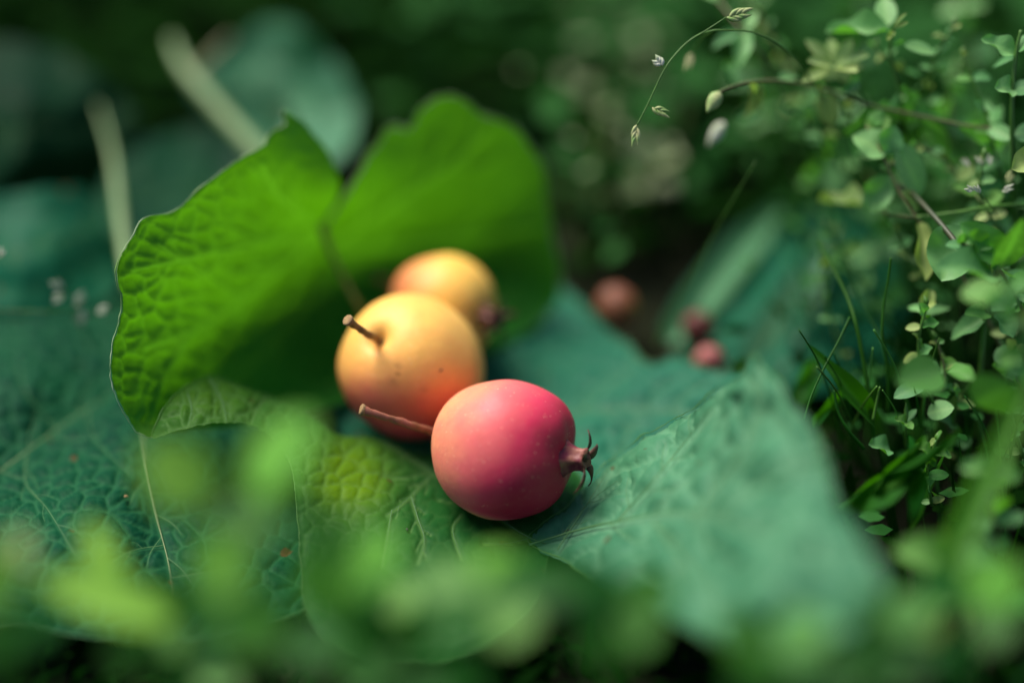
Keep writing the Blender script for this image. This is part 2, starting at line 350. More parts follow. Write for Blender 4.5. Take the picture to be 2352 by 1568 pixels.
# A: the upright leaf with its two standing lobes
A_out = [(742, 512), (768, 470), (780, 425), (768, 382), (748, 342), (718, 306), (690, 280), (668, 266), (656, 256), (650, 264), (656, 282), (648, 292),
         (628, 300), (614, 318), (606, 332), (560, 356), (510, 392), (460, 432), (420, 468), (385, 487), (345, 495), (322, 508), (303, 542),
         (284, 572), (271, 604), (267, 642), (279, 690), (272, 740), (259, 790), (252, 840), (257, 885), (276, 935), (302, 978), (330, 1002), (352, 1004),
         (420, 990), (520, 985), (620, 970), (720, 945), (830, 915), (960, 880), (1080, 830), (1190, 775), (1265, 715), (1290, 650), (1284, 590), (1272, 540), (1262, 495),
         (1256, 440), (1246, 385), (1226, 345), (1190, 302), (1150, 280), (1110, 266), (1084, 244), (1050, 222), (1020, 222), (985, 236), (962, 254), (952, 286), (935, 298), (905, 290), (882, 302),
         (868, 330), (846, 352), (830, 386), (808, 422), (788, 458), (764, 492), (750, 520)]
A_ctl = [(345, 495, 'd', 33.3), (266, 640, 'd', 32.6), (252, 850, 'd', 32.7), (340, 1000, 'd', 33.4), (460, 432, 'd', 33.9), (600, 335, 'd', 34.9), (655, 262, 'd', 35.8),
         (770, 440, 'd', 37.4), (740, 520, 'd', 38.9), (600, 500, 'd', 36.6), (450, 600, 'd', 34.9), (400, 780, 'd', 35.2), (520, 720, 'd', 37.3), (600, 850, 'd', 37.6), (480, 900, 'd', 36.3), (700, 700, 'd', 39.5), (620, 620, 'd', 38.0),
         (690, 900, 'z', 1.0), (550, 985, 'z', 1.1), (850, 800, 'z', 0.9), (820, 460, 'd', 38.6), (880, 305, 'd', 38.5), (1020, 225, 'd', 38.0), (1110, 265, 'd', 38.3), (1240, 390, 'd', 39.2), (1280, 590, 'd', 40.2),
         (1000, 450, 'd', 39.9), (900, 600, 'd', 41.0), (1100, 600, 'd', 41.2), (1250, 700, 'd', 40.6), (1050, 800, 'z', 0.8)]
A_vein = [([(735, 540), (640, 620), (480, 740), (330, 800)], 6), ([(800, 610), (750, 657), (640, 770), (548, 868), (470, 940)], 8), ([(735, 530), (600, 560), (450, 590), (300, 620)], 4),
          ([(735, 525), (640, 450), (600, 380)], 5), ([(560, 690), (480, 640), (360, 560)], 3), ([(450, 755), (380, 860), (350, 960)], 3), ([(770, 560), (900, 470), (1050, 370), (1120, 300)], 5), ([(780, 580), (950, 560), (1120, 540), (1250, 520)], 6), ([(800, 620), (1000, 660), (1200, 690)], 5)]
A, fA = big_leaf('cupped_leaf', 'bright green backlit leaf with two cupped lobes standing up behind the crab apples', A_out, A_ctl, M_UPRIGHT, 5.5, A_vein, cell=0.46, amp=-0.115, uv='own', rim=M_RIMP, rimr=0.015, teeth=4.5, seed=1, group=LG, vein_mat=M_VEINY, cellv=0.5, near=(320, 760, 430))
A.tube('petiole', [P(738, 512, 38.0), P(752, 560, 38.0), P(775, 610, 37.9), P(800, 660, 37.7), P(825, 705, 37.6), P(850, 760, 37.9), P(860, 800, 38.4)], [0.13, 0.10, 0.08, 0.08, 0.085, 0.09, 0.09], M_PETRED)

# B: the dark leaf lying on the left
B_out = [(-160, 660), (-20, 610), (110, 575), (250, 560), (400, 620), (520, 800), (640, 950), (790, 1080), (810, 1240), (720, 1380), (560, 1450), (420, 1470), (300, 1470), (180, 1460), (40, 1430), (-160, 1390)]
B_ctl = [(-150, 680, 'z', 1.1), (0, 640, 'z', 1.3), (250, 590, 'z', 1.2), (60, 900, 'z', 1.5), (-150, 1150, 'z', 1.6), (0, 1080, 'z', 1.0), (130, 985, 'z', 0.9), (260, 900, 'z', 0.8), (180, 1130, 'z', 1.35),
         (330, 1000, 'z', 1.1), (370, 1200, 'z', 0.8), (400, 1370, 'z', 0.5), (100, 1320, 'z', 1.3), (-150, 1290, 'z', 1.3), (280, 1250, 'z', 1.1), (470, 1150, 'z', 0.9), (530, 1010, 'z', 0.1), (600, 1100, 'z', 0.5), (520, 1330, 'z', 0.7), (450, 800, 'z', 0.6), (760, 1250, 'z', 0.2), (700, 1080, 'z', 0.1), (420, 1460, 'z', 0.3), (100, 1440, 'z', 0.9)]
B_vein = [([(-150, 1170), (0, 1080), (130, 985), (260, 900)], 6), ([(325, 960), (336, 1060), (358, 1180), (384, 1280), (400, 1370)], 7), ([(62, 1045), (60, 1110), (110, 1170), (170, 1270)], 4), ([(375, 1252), (300, 1265), (240, 1300)], 4),
          ([(395, 1325), (460, 1315), (540, 1300)], 3), ([(350, 1130), (440, 1120), (540, 1060)], 3), ([(200, 940), (220, 1010), (300, 1090)], 3), ([(130, 985), (60, 900), (40, 820)], 3)]
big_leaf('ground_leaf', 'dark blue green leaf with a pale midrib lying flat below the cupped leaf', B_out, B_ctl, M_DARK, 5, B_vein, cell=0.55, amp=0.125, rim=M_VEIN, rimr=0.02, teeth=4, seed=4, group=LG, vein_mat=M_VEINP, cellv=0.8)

# E: the teal leaf under and behind the fruit
E_out = [(760, 900), (900, 780), (1060, 700), (1200, 665), (1300, 668), (1360, 720), (1410, 765), (1455, 800), (1500, 832), (1545, 815), (1590, 830), (1640, 850), (1695, 850), (1745, 900), (1760, 980), (1650, 1090), (1480, 1180), (1300, 1200), (1120, 1160), (950, 1090), (800, 1010)]
E_ctl = [(760, 920, 'z', 0.35), (900, 1000, 'z', 0.45), (1000, 900, 'z', 0.55), (1200, 700, 'z', 0.5), (1300, 680, 'z', 0.5), (1200, 850, 'z', 0.3), (1450, 810, 'z', 0.9), (1330, 950, 'z', 0.6), (1500, 900, 'z', 1.0), (1690, 870, 'z', 1.7), (1600, 1000, 'z', 0.9), (1450, 1100, 'z', 0.5), (1200, 1100, 'z', 0.35), (1000, 1050, 'z', 0.4)]
E_vein = [([(1180, 1000), (1330, 945), (1480, 940), (1620, 945), (1720, 930)], 6), ([(1330, 945), (1400, 880), (1470, 830)], 4), ([(1400, 1075), (1440, 1000), (1480, 940)], 4), ([(1540, 942), (1600, 890), (1660, 860)], 3)]
big_leaf('ground_leaf', 'teal green leaf with jagged far edge behind the calyx of the rose fruit', E_out, E_ctl, M_TEALB, 7, E_vein, cell=0.75, amp=0.17, rim=M_VEIN, rimr=0.02, teeth=8, seed=8, group=LG, cellv=0.4)

# C: the leaf whose left lobe curls up; the rose fruit lies on it
C_out = [(350, 1005), (360, 968), (384, 926), (420, 890), (455, 868), (482, 861), (520, 872), (570, 892), (612, 905), (680, 935), (740, 972), (782, 995), (880, 1008), (960, 1040), (1060, 1030), (1160, 1020), (1280, 1050), (1340, 1105),
         (1300, 1180), (1260, 1260), (1230, 1390), (1100, 1490), (930, 1520), (790, 1500), (700, 1390), (685, 1220), (670, 1080), (630, 1010), (560, 968), (470, 972), (400, 988)]
C_ctl = [(350, 1003, 'd', 32.9), (400, 988, 'd', 32.8), (384, 926, 'd', 33.4), (482, 861, 'd', 34.6), (470, 972, 'd', 33.0), (450, 920, 'd', 33.5), (560, 968, 'd', 33.4), (612, 905, 'd', 34.9), (700, 945, 'd', 35.0), (740, 1010, 'd', 34.1), (782, 995, 'z', 1.6), (880, 1010, 'z', 1.35), (960, 1050, 'z', 1.05),
         (1100, 1080, 'z', 0.75), (1150, 1150, 'z', 0.68), (1280, 1080, 'z', 0.75), (1340, 1110, 'z', 0.75), (1250, 1240, 'z', 0.9), (1120, 1260, 'z', 0.9), (1000, 1200, 'z', 1.1), (900, 1160, 'z', 1.4), (800, 1100, 'z', 1.6), (740, 1200, 'z', 1.4), (1000, 1350, 'z', 1.1), (900, 1430, 'z', 1.1), (1150, 1350, 'z', 1.0), (900, 1300, 'z', 1.2), (930, 1515, 'z', 0.7), (750, 1400, 'z', 1.0)]
C_vein = [([(1300, 1265), (1200, 1225), (1100, 1150), (990, 1080), (880, 1010)], 5), ([(990, 1090), (970, 1110), (930, 1150), (890, 1180)], 4), ([(945, 1140), (960, 1190), (975, 1240), (960, 1290)], 4), ([(1060, 1180), (1040, 1215), (1060, 1280)], 3), ([(900, 1170), (890, 1230), (880, 1300)], 3), ([(482, 868), (510, 920), (520, 965)], 4), ([(430, 900), (440, 940), (430, 978)], 3), ([(612, 908), (590, 940), (580, 970)], 3)]
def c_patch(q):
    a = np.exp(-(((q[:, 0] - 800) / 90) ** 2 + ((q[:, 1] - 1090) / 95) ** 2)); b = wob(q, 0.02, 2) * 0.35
    lobe = 0.5 * np.exp(-(((q[:, 0] - 470) / 130) ** 2 + ((q[:, 1] - 915) / 70) ** 2))   # light on the curled lobe, painted in as paler yellow green
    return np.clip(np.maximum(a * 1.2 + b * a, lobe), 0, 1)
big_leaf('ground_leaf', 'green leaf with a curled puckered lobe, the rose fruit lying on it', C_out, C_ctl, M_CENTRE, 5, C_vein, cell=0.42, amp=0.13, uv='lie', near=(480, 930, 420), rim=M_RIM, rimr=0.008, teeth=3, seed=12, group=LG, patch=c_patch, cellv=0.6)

# D: the broad pale leaf rising towards the front right
D_out = [(1208, 1236), (1290, 1172), (1345, 1112), (1390, 1064), (1480, 1000), (1560, 955), (1605, 930), (1640, 895), (1690, 870), (1704, 850), (1730, 808), (1752, 842), (1785, 870), (1812, 925), (1850, 960), (1885, 1030), (1905, 1085), (1925, 1160),
         (1965, 1210), (2010, 1290), (2032, 1360), (1990, 1415), (1900, 1462), (1800, 1492), (1700, 1500), (1600, 1450), (1500, 1400), (1400, 1350), (1300, 1285)]
D_ctl = [(1208, 1236, 'd', 32.7), (1290, 1172, 'd', 33.3), (1390, 1064, 'd', 34.0), (1300, 1280, 'd', 31.6), (1400, 1180, 'd', 31.9), (1560, 955, 'd', 32.8), (1640, 900, 'd', 31.4), (1730, 810, 'd', 29.8), (1600, 1150, 'd', 29.4), (1800, 1000, 'd', 28.0), (1900, 1080, 'd', 27.0),
         (1800, 1250, 'd', 25.6), (2020, 1350, 'd', 24.2), (1700, 1490, 'd', 24.8), (1900, 1450, 'd', 23.8), (1500, 1380, 'd', 27.6), (1500, 1050, 'd', 32.2)]
D_vein = [([(1215, 1250), (1400, 1200), (1620, 1180), (1900, 1300)], 8), ([(1280, 1262), (1340, 1170), (1400, 1075)], 5), ([(1420, 1195), (1520, 1080), (1640, 930)], 6), ([(1600, 1180), (1720, 1000), (1740, 840)], 6), ([(1500, 1195), (1600, 1330), (1680, 1460)], 6), ([(1640, 1180), (1800, 1080), (1890, 1060)], 5)]
big_leaf('ground_leaf', 'broad pale green leaf with soft sheen rising beside the rose pink fruit', D_out, D_ctl, M_PALE, 8, D_vein, cell=0.9, amp=0.24, rim=M_RIM, rimr=0.014, teeth=6, seed=16, group=LG, wave=0.35, cellv=0.6, vein_mat=M_VEIN)

# leaves behind
G1_out = [(440, 215), (500, 135), (560, 85), (620, 48), (690, 60), (752, 122), (800, 190), (818, 262), (800, 340), (720, 400), (620, 370), (520, 290)]
big_leaf('ground_leaf', 'blurred teal leaf held on a pale stalk behind the cupped leaf', G1_out, [(440, 215, 'd', 45), (620, 48, 'd', 48.5), (690, 70, 'd', 47), (818, 262, 'd', 46), (660, 220, 'd', 48), (720, 400, 'd', 45), (520, 290, 'd', 46)], M_PALE, 14,
         [([(450, 210), (600, 220), (800, 260)], 8), ([(560, 218), (620, 120), (650, 70)], 6)], cell=0.7, amp=0.1, seed=21, group=LG, teeth=5, wave=0.5)
G2_out = [(225, 440), (290, 350), (400, 300), (520, 290), (620, 330), (690, 430), (660, 560), (500, 620), (340, 600), (250, 540)]
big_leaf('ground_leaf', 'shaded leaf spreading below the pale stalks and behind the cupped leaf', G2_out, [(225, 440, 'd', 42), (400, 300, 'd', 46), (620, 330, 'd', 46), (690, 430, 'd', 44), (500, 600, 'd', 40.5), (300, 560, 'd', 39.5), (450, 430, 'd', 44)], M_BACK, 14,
         [([(230, 480), (420, 440), (660, 420)], 7)], cell=0.7, amp=0.1, seed=23, group=LG, teeth=5, wave=0.4)
G3_out = [(-120, 480), (40, 440), (180, 430), (270, 480), (300, 580), (250, 680), (100, 720), (-80, 680)]
big_leaf('ground_leaf', 'blurred sheeny leaf lying behind the dark leaf beside the thin pale stalk', G3_out, [(-120, 480, 'z', 3.0), (180, 430, 'z', 3.2), (270, 500, 'z', 2.2), (250, 680, 'z', 1.3), (-80, 680, 'z', 1.6), (80, 580, 'z', 2.5)], M_TEAL, 14,
         [([(-100, 600), (80, 570), (270, 500)], 6)], cell=0.7, amp=0.1, seed=27, group=LG, teeth=5, wave=0.3)

G4_out = [(-160, 120), (-20, 90), (120, 110), (250, 190), (320, 300), (300, 410), (200, 470), (40, 490), (-160, 490)]
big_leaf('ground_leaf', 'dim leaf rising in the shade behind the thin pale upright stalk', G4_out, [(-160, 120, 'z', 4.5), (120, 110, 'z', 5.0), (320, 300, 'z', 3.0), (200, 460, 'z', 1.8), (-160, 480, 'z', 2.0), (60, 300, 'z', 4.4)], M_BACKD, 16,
         [([(-150, 330), (80, 300), (310, 310)], 6)], cell=0.9, amp=0.15, seed=37, group=LG, teeth=6, wave=0.5)
H_out = [(1640, 860), (1660, 720), (1720, 600), (1800, 510), (1890, 470), (1980, 500), (2060, 600), (2090, 720), (2060, 850), (1950, 900), (1800, 900)]
big_leaf('ground_leaf', 'hazy blue green leaf spread out behind the thin grass stalks', H_out, [(1640, 860, 'z', 0.2), (1720, 600, 'z', 0.8), (1890, 470, 'z', 1.6), (2060, 600, 'z', 0.9), (2060, 850, 'z', 0.2), (1850, 700, 'z', 1.3), (1800, 890, 'z', 0.3)], M_TEAL, 14,
         [([(1690, 870), (1800, 720), (1900, 500)], 8), ([(1800, 720), (1950, 680), (2080, 700)], 6)], cell=0.9, amp=0.2, seed=33, group=LG, teeth=5, wave=0.3)

# ------------------------------------------------------------------ fruit
def cam_dir(r, u, t):                      # direction from right / up / towards the viewer
    v = RIGHT * r + UP * u - FWD * t; return Vector(v).normalized()
def sm(a, b, x): t = np.clip((x - a) / (b - a), 0, 1); return t * t * (3 - 2 * t)
PROF = [(0.0, .80), (.04, .805), (.085, .85), (.15, .91), (.25, .95), (.42, .92), (.64, .79), (.85, .53), (.98, .16), (1.0, -.12), (.94, -.42), (.80, -.70), (.60, -.885), (.40, -.965), (.25, -.985), (.17, -.99), (0.10, -.985), (0.0, -.98)]
def fruit(name, label, c, R, axis, mat, blush, stalk=None, calyx=True, sharp=True, specks=(), seed=0, group='fallen crab apples', squash=1.0, stalk_mat=None):
    c = np.asarray(c, float); ax = Vector(axis).normalized()
    X = ax.orthogonal().normalized(); Y = ax.cross(X); n, m = (72, 64) if sharp else (32, 28)
    pr = catmull(PROF, 4)
    q = np.linspace(0, 1, m); cum = np.concatenate([[0], np.cumsum(np.linalg.norm(np.diff(pr, axis=0), axis=1))]); cum /= cum[-1]
    pr = np.column_stack([np.interp(q, cum, pr[:, 0]), np.interp(q, cum, pr[:, 1])])
    V = []
    for r, z in pr:
        for k in range(n):
            an = 2 * math.pi * k / n
            d = X * (r * math.cos(an)) + Y * (r * math.sin(an)) + ax * (z * squash)
            rib = 1 + 0.012 * math.cos(5 * an + seed) * max(0, -z) * (r > .1)
            w = 1 + 0.055 * mnoise.noise(d * 1.1 + Vector((seed, 0, 0))) if r > 0.02 else 1
            V.append(c + np.array(d) * R * w * rib)
    F = [(i * n + k, i * n + (k + 1) % n, (i + 1) * n + (k + 1) % n, (i + 1) * n + k) for i in range(m - 1) for k in range(n)]
    V = np.array(V); rel = (V - c) / R
    ci = np.column_stack([rel @ RIGHT, rel @ UP, -(rel @ FWD)]); zax = rel @ np.array(ax)
    nz = np.array([mnoise.fractal(Vector(p) * 1.7 + Vector((seed * 3, 1, 2)), 0.8, 2.0, 4) for p in rel])
    streak = np.array([mnoise.noise(Vector((math.atan2(p @ np.array(Y), p @ np.array(X)) * 5, zz * 0.8, seed))) for p, zz in zip(rel, zax)])
    bl = np.clip(blush(ci, zax) + 0.10 * nz + 0.05 * streak, 0, 1)
    sp = np.zeros(len(V))
    for (sx, sy, rad, s) in specks:
        sp = np.maximum(sp, s * np.exp(-(((ci[:, 0] - sx) ** 2 + (ci[:, 1] - sy) ** 2) / rad ** 2)) * (ci[:, 2] > 0))
    low = V[np.argmin(V[:, 2])]
    T = Thing(name, label, 'crab apple', low, group)
    T.part('fruit_body', V, F, mat, attrs={'blush': bl, 'speck': sp})
    a = np.array(ax); x_, y_ = np.array(X), np.array(Y)
    if stalk:
        pts = np.array(stalk); k = len(pts); L = np.linspace(0, 1, k)
        sv, sf = tube(pts, [0.112 - 0.03 * math.sin(l * 2.2) + (0.03 if l > .93 else 0) for l in L], 10, 10)
        sv = sv + np.array([[0.03 * mnoise.noise(Vector(p * 5 + i)) for i in (0, 7, 13)] for p in sv]); st = T.part('stalk', sv, sf, stalk_mat or M_STALK)
        e = pts[-1]; dr = (pts[-1] - pts[-2]) / np.linalg.norm(pts[-1] - pts[-2])
        v, f = tube([e - dr * 0.07, e - dr * 0.02, e + dr * 0.035, e + dr * 0.05], [0.10, 0.138, 0.132, 0.09], 9, 3); 
        v = v + np.array([[0.016 * mnoise.noise(Vector(p * 9 + i)) for i in (0, 7, 13)] for p in v]); T.part('stalk_end', v, f, M_CUT, st)
    if calyx:
        e = c - a * R * 0.965 * squash
        K = 1.2; nn = 20; prof = [(0.40, -0.05), (0.33, 0.03), (0.26, 0.11), (0.215, 0.22), (0.205, 0.34), (0.225, 0.43), (0.17, 0.44), (0.13, 0.36), (0.0, 0.30)]
        V = []; 
        for r, h in prof:
            for k in range(nn):
                an = 2 * math.pi * k / nn; rr = r * K * R / 1.63 * (1 + 0.16 * math.cos(5 * an) + 0.05 * math.cos(13 * an + h * 9))
                V.append(e - a * h * K * R / 1.63 * (1 + 0.08 * math.sin(3 * an)) + x_ * rr * math.cos(an) + y_ * rr * math.sin(an))
        F = [(i * nn + k, (i + 1) * nn + k, (i + 1) * nn + (k + 1) % nn, i * nn + (k + 1) % nn) for i in range(len(prof) - 1) for k in range(nn)]
        T.part('calyx_tube', V, F, M_CALYX if seed == 1 else M_CALYXD)
        rs = random.Random(seed + 5)
        for k in range(5):
            an = 2 * math.pi * (k + 0.3) / 5; rad = x_ * math.cos(an) + y_ * math.sin(an); s = K * R / 1.63
            ln = rs.uniform(0.38, 0.60) * s; curl = rs.uniform(0.4, 1.0); sd = np.cross(a, rad); b0 = e - a * 0.41 * s + rad * 0.2 * s
            V, F = [], []
            for i in range(8):
                t = i / 7; ang = 0.2 + curl * 1.7 * t
                p = b0 + (-a * math.cos(ang) * 0.55 + rad * math.sin(ang)) * ln * t + sd * 0.05 * math.sin(t * 3 + k)
                w = 0.12 * s * (1 - t) ** 0.6 * (0.7 + 0.5 * math.sin(t * 3.1)) + 0.006; nm = np.cross(sd, p - b0 + 1e-6); nm /= np.linalg.norm(nm) + 1e-9
                for q_ in (p + sd * w, p + nm * 0.022, p - sd * w, p - nm * 0.012): V.append(q_)
            for i in range(7):
                for j in range(4): F.append((i * 4 + j, i * 4 + (j + 1) % 4, (i + 1) * 4 + (j + 1) % 4, (i + 1) * 4 + j))
            F.append((28, 29, 30, 31)); T.part('sepal', V, F, M_SEPAL)
        V, F = [], []
        for k in range(9):
            an = rs.uniform(0, 6.28); r0 = rs.uniform(0, 0.09); b0 = e - a * 0.3 * R / 1.63 + (x_ * math.cos(an) + y_ * math.sin(an)) * r0
            v, f = tube([b0, b0 - a * 0.1 + x_ * rs.uniform(-.04, .04), b0 - a * rs.uniform(.16, .24) + y_ * rs.uniform(-.06, .06)], [0.012, 0.01, 0.014], 4, 2)
            F += [tuple(i + len(V) for i in q_) for q_ in f]; V += list(v)
        T.part('stamen_tuft', V, F, M_SEPAL)
    return T

ax1 = cam_dir(-0.93, 0.10, -0.36); c1 = P(1152, 1029, 33.2); R1 = 161 * px(33.2)
def blush1(ci, z):
    t = 0.56 * sm(-1.0, 0.55, ci[:, 0] * 0.95 - 0.18 * ci[:, 1]) + 0.50 * sm(-0.15, 1.0, ci[:, 0] * 0.75 - 0.5 * ci[:, 1]) + 0.14
    return t - 0.75 * sm(-0.86, -1.02, ci[:, 1] + 0.15 * ci[:, 0]) - 0.12 * sm(0.55, 1, ci[:, 1]) + 0.16 * sm(0.0, -0.8, ci[:, 1])
fruit('crab_apple', 'rose pink crab apple with its stalk lying against the yellow one, dry calyx showing', c1, R1, ax1, M_APPLE1, blush1,
      stalk=[P(1008, 1000, 34.0), P(990, 990, 33.8), P(950, 978, 33.4), P(900, 962, 33.1), P(862, 950, 32.9), P(832, 941, 32.8)], seed=1, stalk_mat=M_STALKR)
ax2 = cam_dir(-0.40, 0.40, 0.82); c2 = P(941, 839, 35.6); R2 = 165 * px(35.6)
def blush2(ci, z):
    return 0.95 * sm(0.45, -0.95, ci[:, 1] + 0.10 * ci[:, 0]) ** 1.25 + 0.03
s0 = np.array(c2) + np.array(ax2) * R2 * 0.80
fruit('crab_apple', 'largest crab apple, yellow flushed red below, with a short stalk standing in its dimple', c2, R2, ax2, M_APPLE2, blush2,
      stalk=[s0 - np.array(ax2) * .1, s0 + np.array(ax2) * 0.12 + P(870, 783, 34) - P(880, 790, 34), P(850, 771, 33.8), P(822, 752, 33.3), P(800, 736, 33.0)], calyx=True, specks=[(-0.08, 0.01, 0.035, .65), (-0.085, -0.09, 0.02, .5), (-0.15, -0.2, 0.05, .3), (0.26, -0.3, 0.03, .25)], seed=2)
ax3 = cam_dir(-0.82, 0.22, -0.52); c3 = P(1017, 702, 38.1); R3 = 118 * px(38.1)
fruit('crab_apple', 'orange crab apple tucked behind the yellow one with its calyx turned out', c3, R3, ax3, M_APPLE3, lambda ci, z: 0.06 + 0.55 * sm(0.1, -1.0, ci[:, 0] - 0.25 * ci[:, 1]) + 0.35 * sm(0.0, -1, ci[:, 1]), seed=3,
      stalk=[P(905, 660, 39.4), P(892, 648, 39.6), P(870, 640, 39.6)])
fruit('crab_apple', 'blurred brownish red crab apple lying beyond the jagged edge of the teal leaf', P(1415, 702, 40.3), 47 * px(40.3), cam_dir(-0.4, 0.7, -0.3), M_APPLE4, lambda ci, z: 0.45 - 0.5 * sm(0.1, 0.9, ci[:, 0] - .6 * ci[:, 1]), sharp=False, seed=4)
fruit('crab_apple', 'small blurred pink crab apple behind the tip of the broad pale leaf', P(1628, 826, 38.6), 33 * px(38.6), cam_dir(-0.8, 0.3, 0.2), M_APPLE5, lambda ci, z: 0.42 + 0.3 * sm(0, 1, ci[:, 0]), sharp=False, seed=5)
fruit('crab_apple', 'small dull purple crab apple half hidden under the wide grass blades', P(1602, 750, 39.9), 36 * px(39.9), cam_dir(-0.3, 0.8, 0.2), M_APPLE4, lambda ci, z: 0.85 + 0 * z, sharp=False, seed=6)
# a dark crumb stuck to the yellow fruit
sv = P(1010, 852, 35.6); d0 = np.array(sv) - CAM; d0 /= np.linalg.norm(d0); oc = CAM - c2; bq = d0 @ oc; hit = CAM + d0 * (-bq - math.sqrt(bq * bq - (oc @ oc - R2 * R2)))
T = Thing('soil_crumb', 'tiny dark crumb stuck to the face of the yellow crab apple', 'crumb', hit)
v, f = tube([hit - RIGHT * .055 - UP * .035, hit - RIGHT * .02, hit + RIGHT * .03 + UP * .025, hit + RIGHT * .055 + UP * .045], [0.015, 0.032, 0.03, 0.012], 7, 2); T.part('crumb_body', v, f, plain('crumb', (0.02, 0.015, 0.012), (0.05, 0.04, 0.035), 0.5, 900))

M_CRUMB = bpy.data.materials['crumb']
for k, (cx, cy, cz, sz) in enumerate(((290, 1140, 1.25, .05), (935, 1215, 1.3, .04), (1410, 990, .85, .05))):
    p0 = G(cx, cy, cz); T = Thing('soil_crumb', 'tiny crumb of litter lying on the ' + ('dark leaf with the pale midrib' if cx < 400 else 'teal leaf behind the rose fruit' if cx > 1300 else 'leaf with the curled lobe'), 'crumb', p0, 'litter crumbs on the ground leaves')
    ang = k * 1.9; dx = np.array([math.cos(ang), math.sin(ang), 0.1]) * sz
    v, f = tube([p0 - dx, p0 - dx * .3 + [0, 0, sz * .3], p0 + dx * .4 + [0, 0, sz * .25], p0 + dx], [sz * .25, sz * .6, sz * .5, sz * .15], 6, 2); T.part('crumb_body', v, f, M_CRUMB if k else M_CUT)

# ------------------------------------------------------------------ small plants
def unit_leaf(name, kind, mat, fold=0.16, curve=-0.18, wav=0.0, seed=0):
    nl, nw = 12, 6; V, vein = [], []
    for i in range(nl + 1):
        s = i / nl
        if kind == 'ovate': w = (max(s, 1e-6) ** 0.62) * ((1 - s) ** 0.72) / 0.403 * 0.5
        elif kind == 'heart': w = (max(s, 1e-6) ** 0.38) * ((1 - s) ** 0.62) / 0.49 * 0.5
        elif kind == 'blade': w = 0.5 * min(1, (1 - s) * 2.2) ** 0.8 * (0.75 + 0.25 * min(1, s * 6))
        else: w = (max(s, 1e-6) ** 0.5) * ((1 - s) ** 0.5) * 0.5 / 0.5
        for j in range(nw + 1):
            t = 2 * j / nw - 1
            V.append((s, t * w, fold * abs(t) ** 1.3 * w * 2 + curve * s * s + wav * math.sin(s * 9 + seed) * t * w))
            side = abs(math.sin((s * 5 - abs(t) * 0.9) * math.pi)) ** 12 * (0 < abs(t) < .9) if kind != 'blade' else 0
            vein.append(max(0.9 if j == nw // 2 else 0, 0.45 * side))
    F = [(i * (nw + 1) + j, (i + 1) * (nw + 1) + j, (i + 1) * (nw + 1) + j + 1, i * (nw + 1) + j + 1) for i in range(nl) for j in range(nw)]
    return new_mesh(name, V, F, mat, attrs={'vein': vein})
_ul = {}
def get_leaf(kind, mat, var):
    k = (kind, mat.name, var)
    if k not in _ul:
        r = random.Random(hash(kind) % 97 + var); _ul[k] = unit_leaf('weed_leaf', kind, mat, 0.08 + 0.1 * var, (-0.12, -0.28, 0.10)[var % 3], 0.15 * var, var)
    return _ul[k]
def leaf_matrix(b, t, w, nh):
    b, t = Vector(b), Vector(t); x = t - b; L = x.length; x.normalize(); n = Vector(nh); n = (n - x * n.dot(x))
    if n.length < 1e-4: n = x.orthogonal()
    n.normalize(); y = n.cross(x)
    M = Matrix((x * L, y * w, n * L * 0.8)).transposed().to_4x4(); M.translation = b; return M
def nhint(seed, up=0.55, view=0.6, spread=0.45):
    r = random.Random(seed); v = UP * 0 + np.array([0, 0, 1.0]) * up - FWD * view + np.array([r.uniform(-1, 1), r.uniform(-1, 1), r.uniform(-1, 1)]) * spread
    return Vector(v).normalized()

_seed = [100]
def above(p, z=0.1): return (p[0], p[1], min(p[2], depth_z(p[0], p[1], z)))     # never under the ground
class Plant(Thing):
    def leaf(s, b, t, wpx, mat=None, kind='ovate', up=0.55, view=0.6, spread=0.45, var=None, name='leaf'):
        """b, t: (x, y, distance) of base and tip; wpx: width in photo pixels at that distance"""
        _seed[0] += 1; r = random.Random(_seed[0]); b, t = above(b), above(t, 0.4)
        low = b[1] > 640 and b[0] > 1800 and b[2] > 31; k_ = 1.0 if kind == 'blade' else 0.85 if low else 1.08; A_, B_ = P(*b), P(*t); B_ = A_ + (B_ - A_) * k_
        M = leaf_matrix(A_, B_, wpx * (1.0 if kind == 'blade' else 0.82 if low else 1.12) * px((b[2] + t[2]) / 2), nhint(_seed[0], up, view, spread))
        return s.place(name, get_leaf(kind, mat or M_WEED, r.randrange(3) if var is None else var), M)
    def stem(s, pts, rpx=4, mat=None, name='stem'):
        pts = [above(p, -0.2 if i == 0 else 0.2) for i, p in enumerate(pts)]; q = [P(*p) for p in pts]; rr = np.linspace(1.15, 0.75, len(q)) * rpx * px(pts[0][2])
        return s.tube(name, q, rr, mat or M_STEM, n=7, seg=6)
    def bud(s, b, t, wpx, mat=None, name='bud'):
        a, c = P(*b), P(*t); w = wpx * 0.5 * px(b[2]); L = np.linspace(0, 1, 6)
        v, f = tube([a + (c - a) * l for l in L], [w * .35, w * .9, w, w * .85, w * .5, w * .12], 8, 2); return s.part(name, v, f, mat or M_STEM)

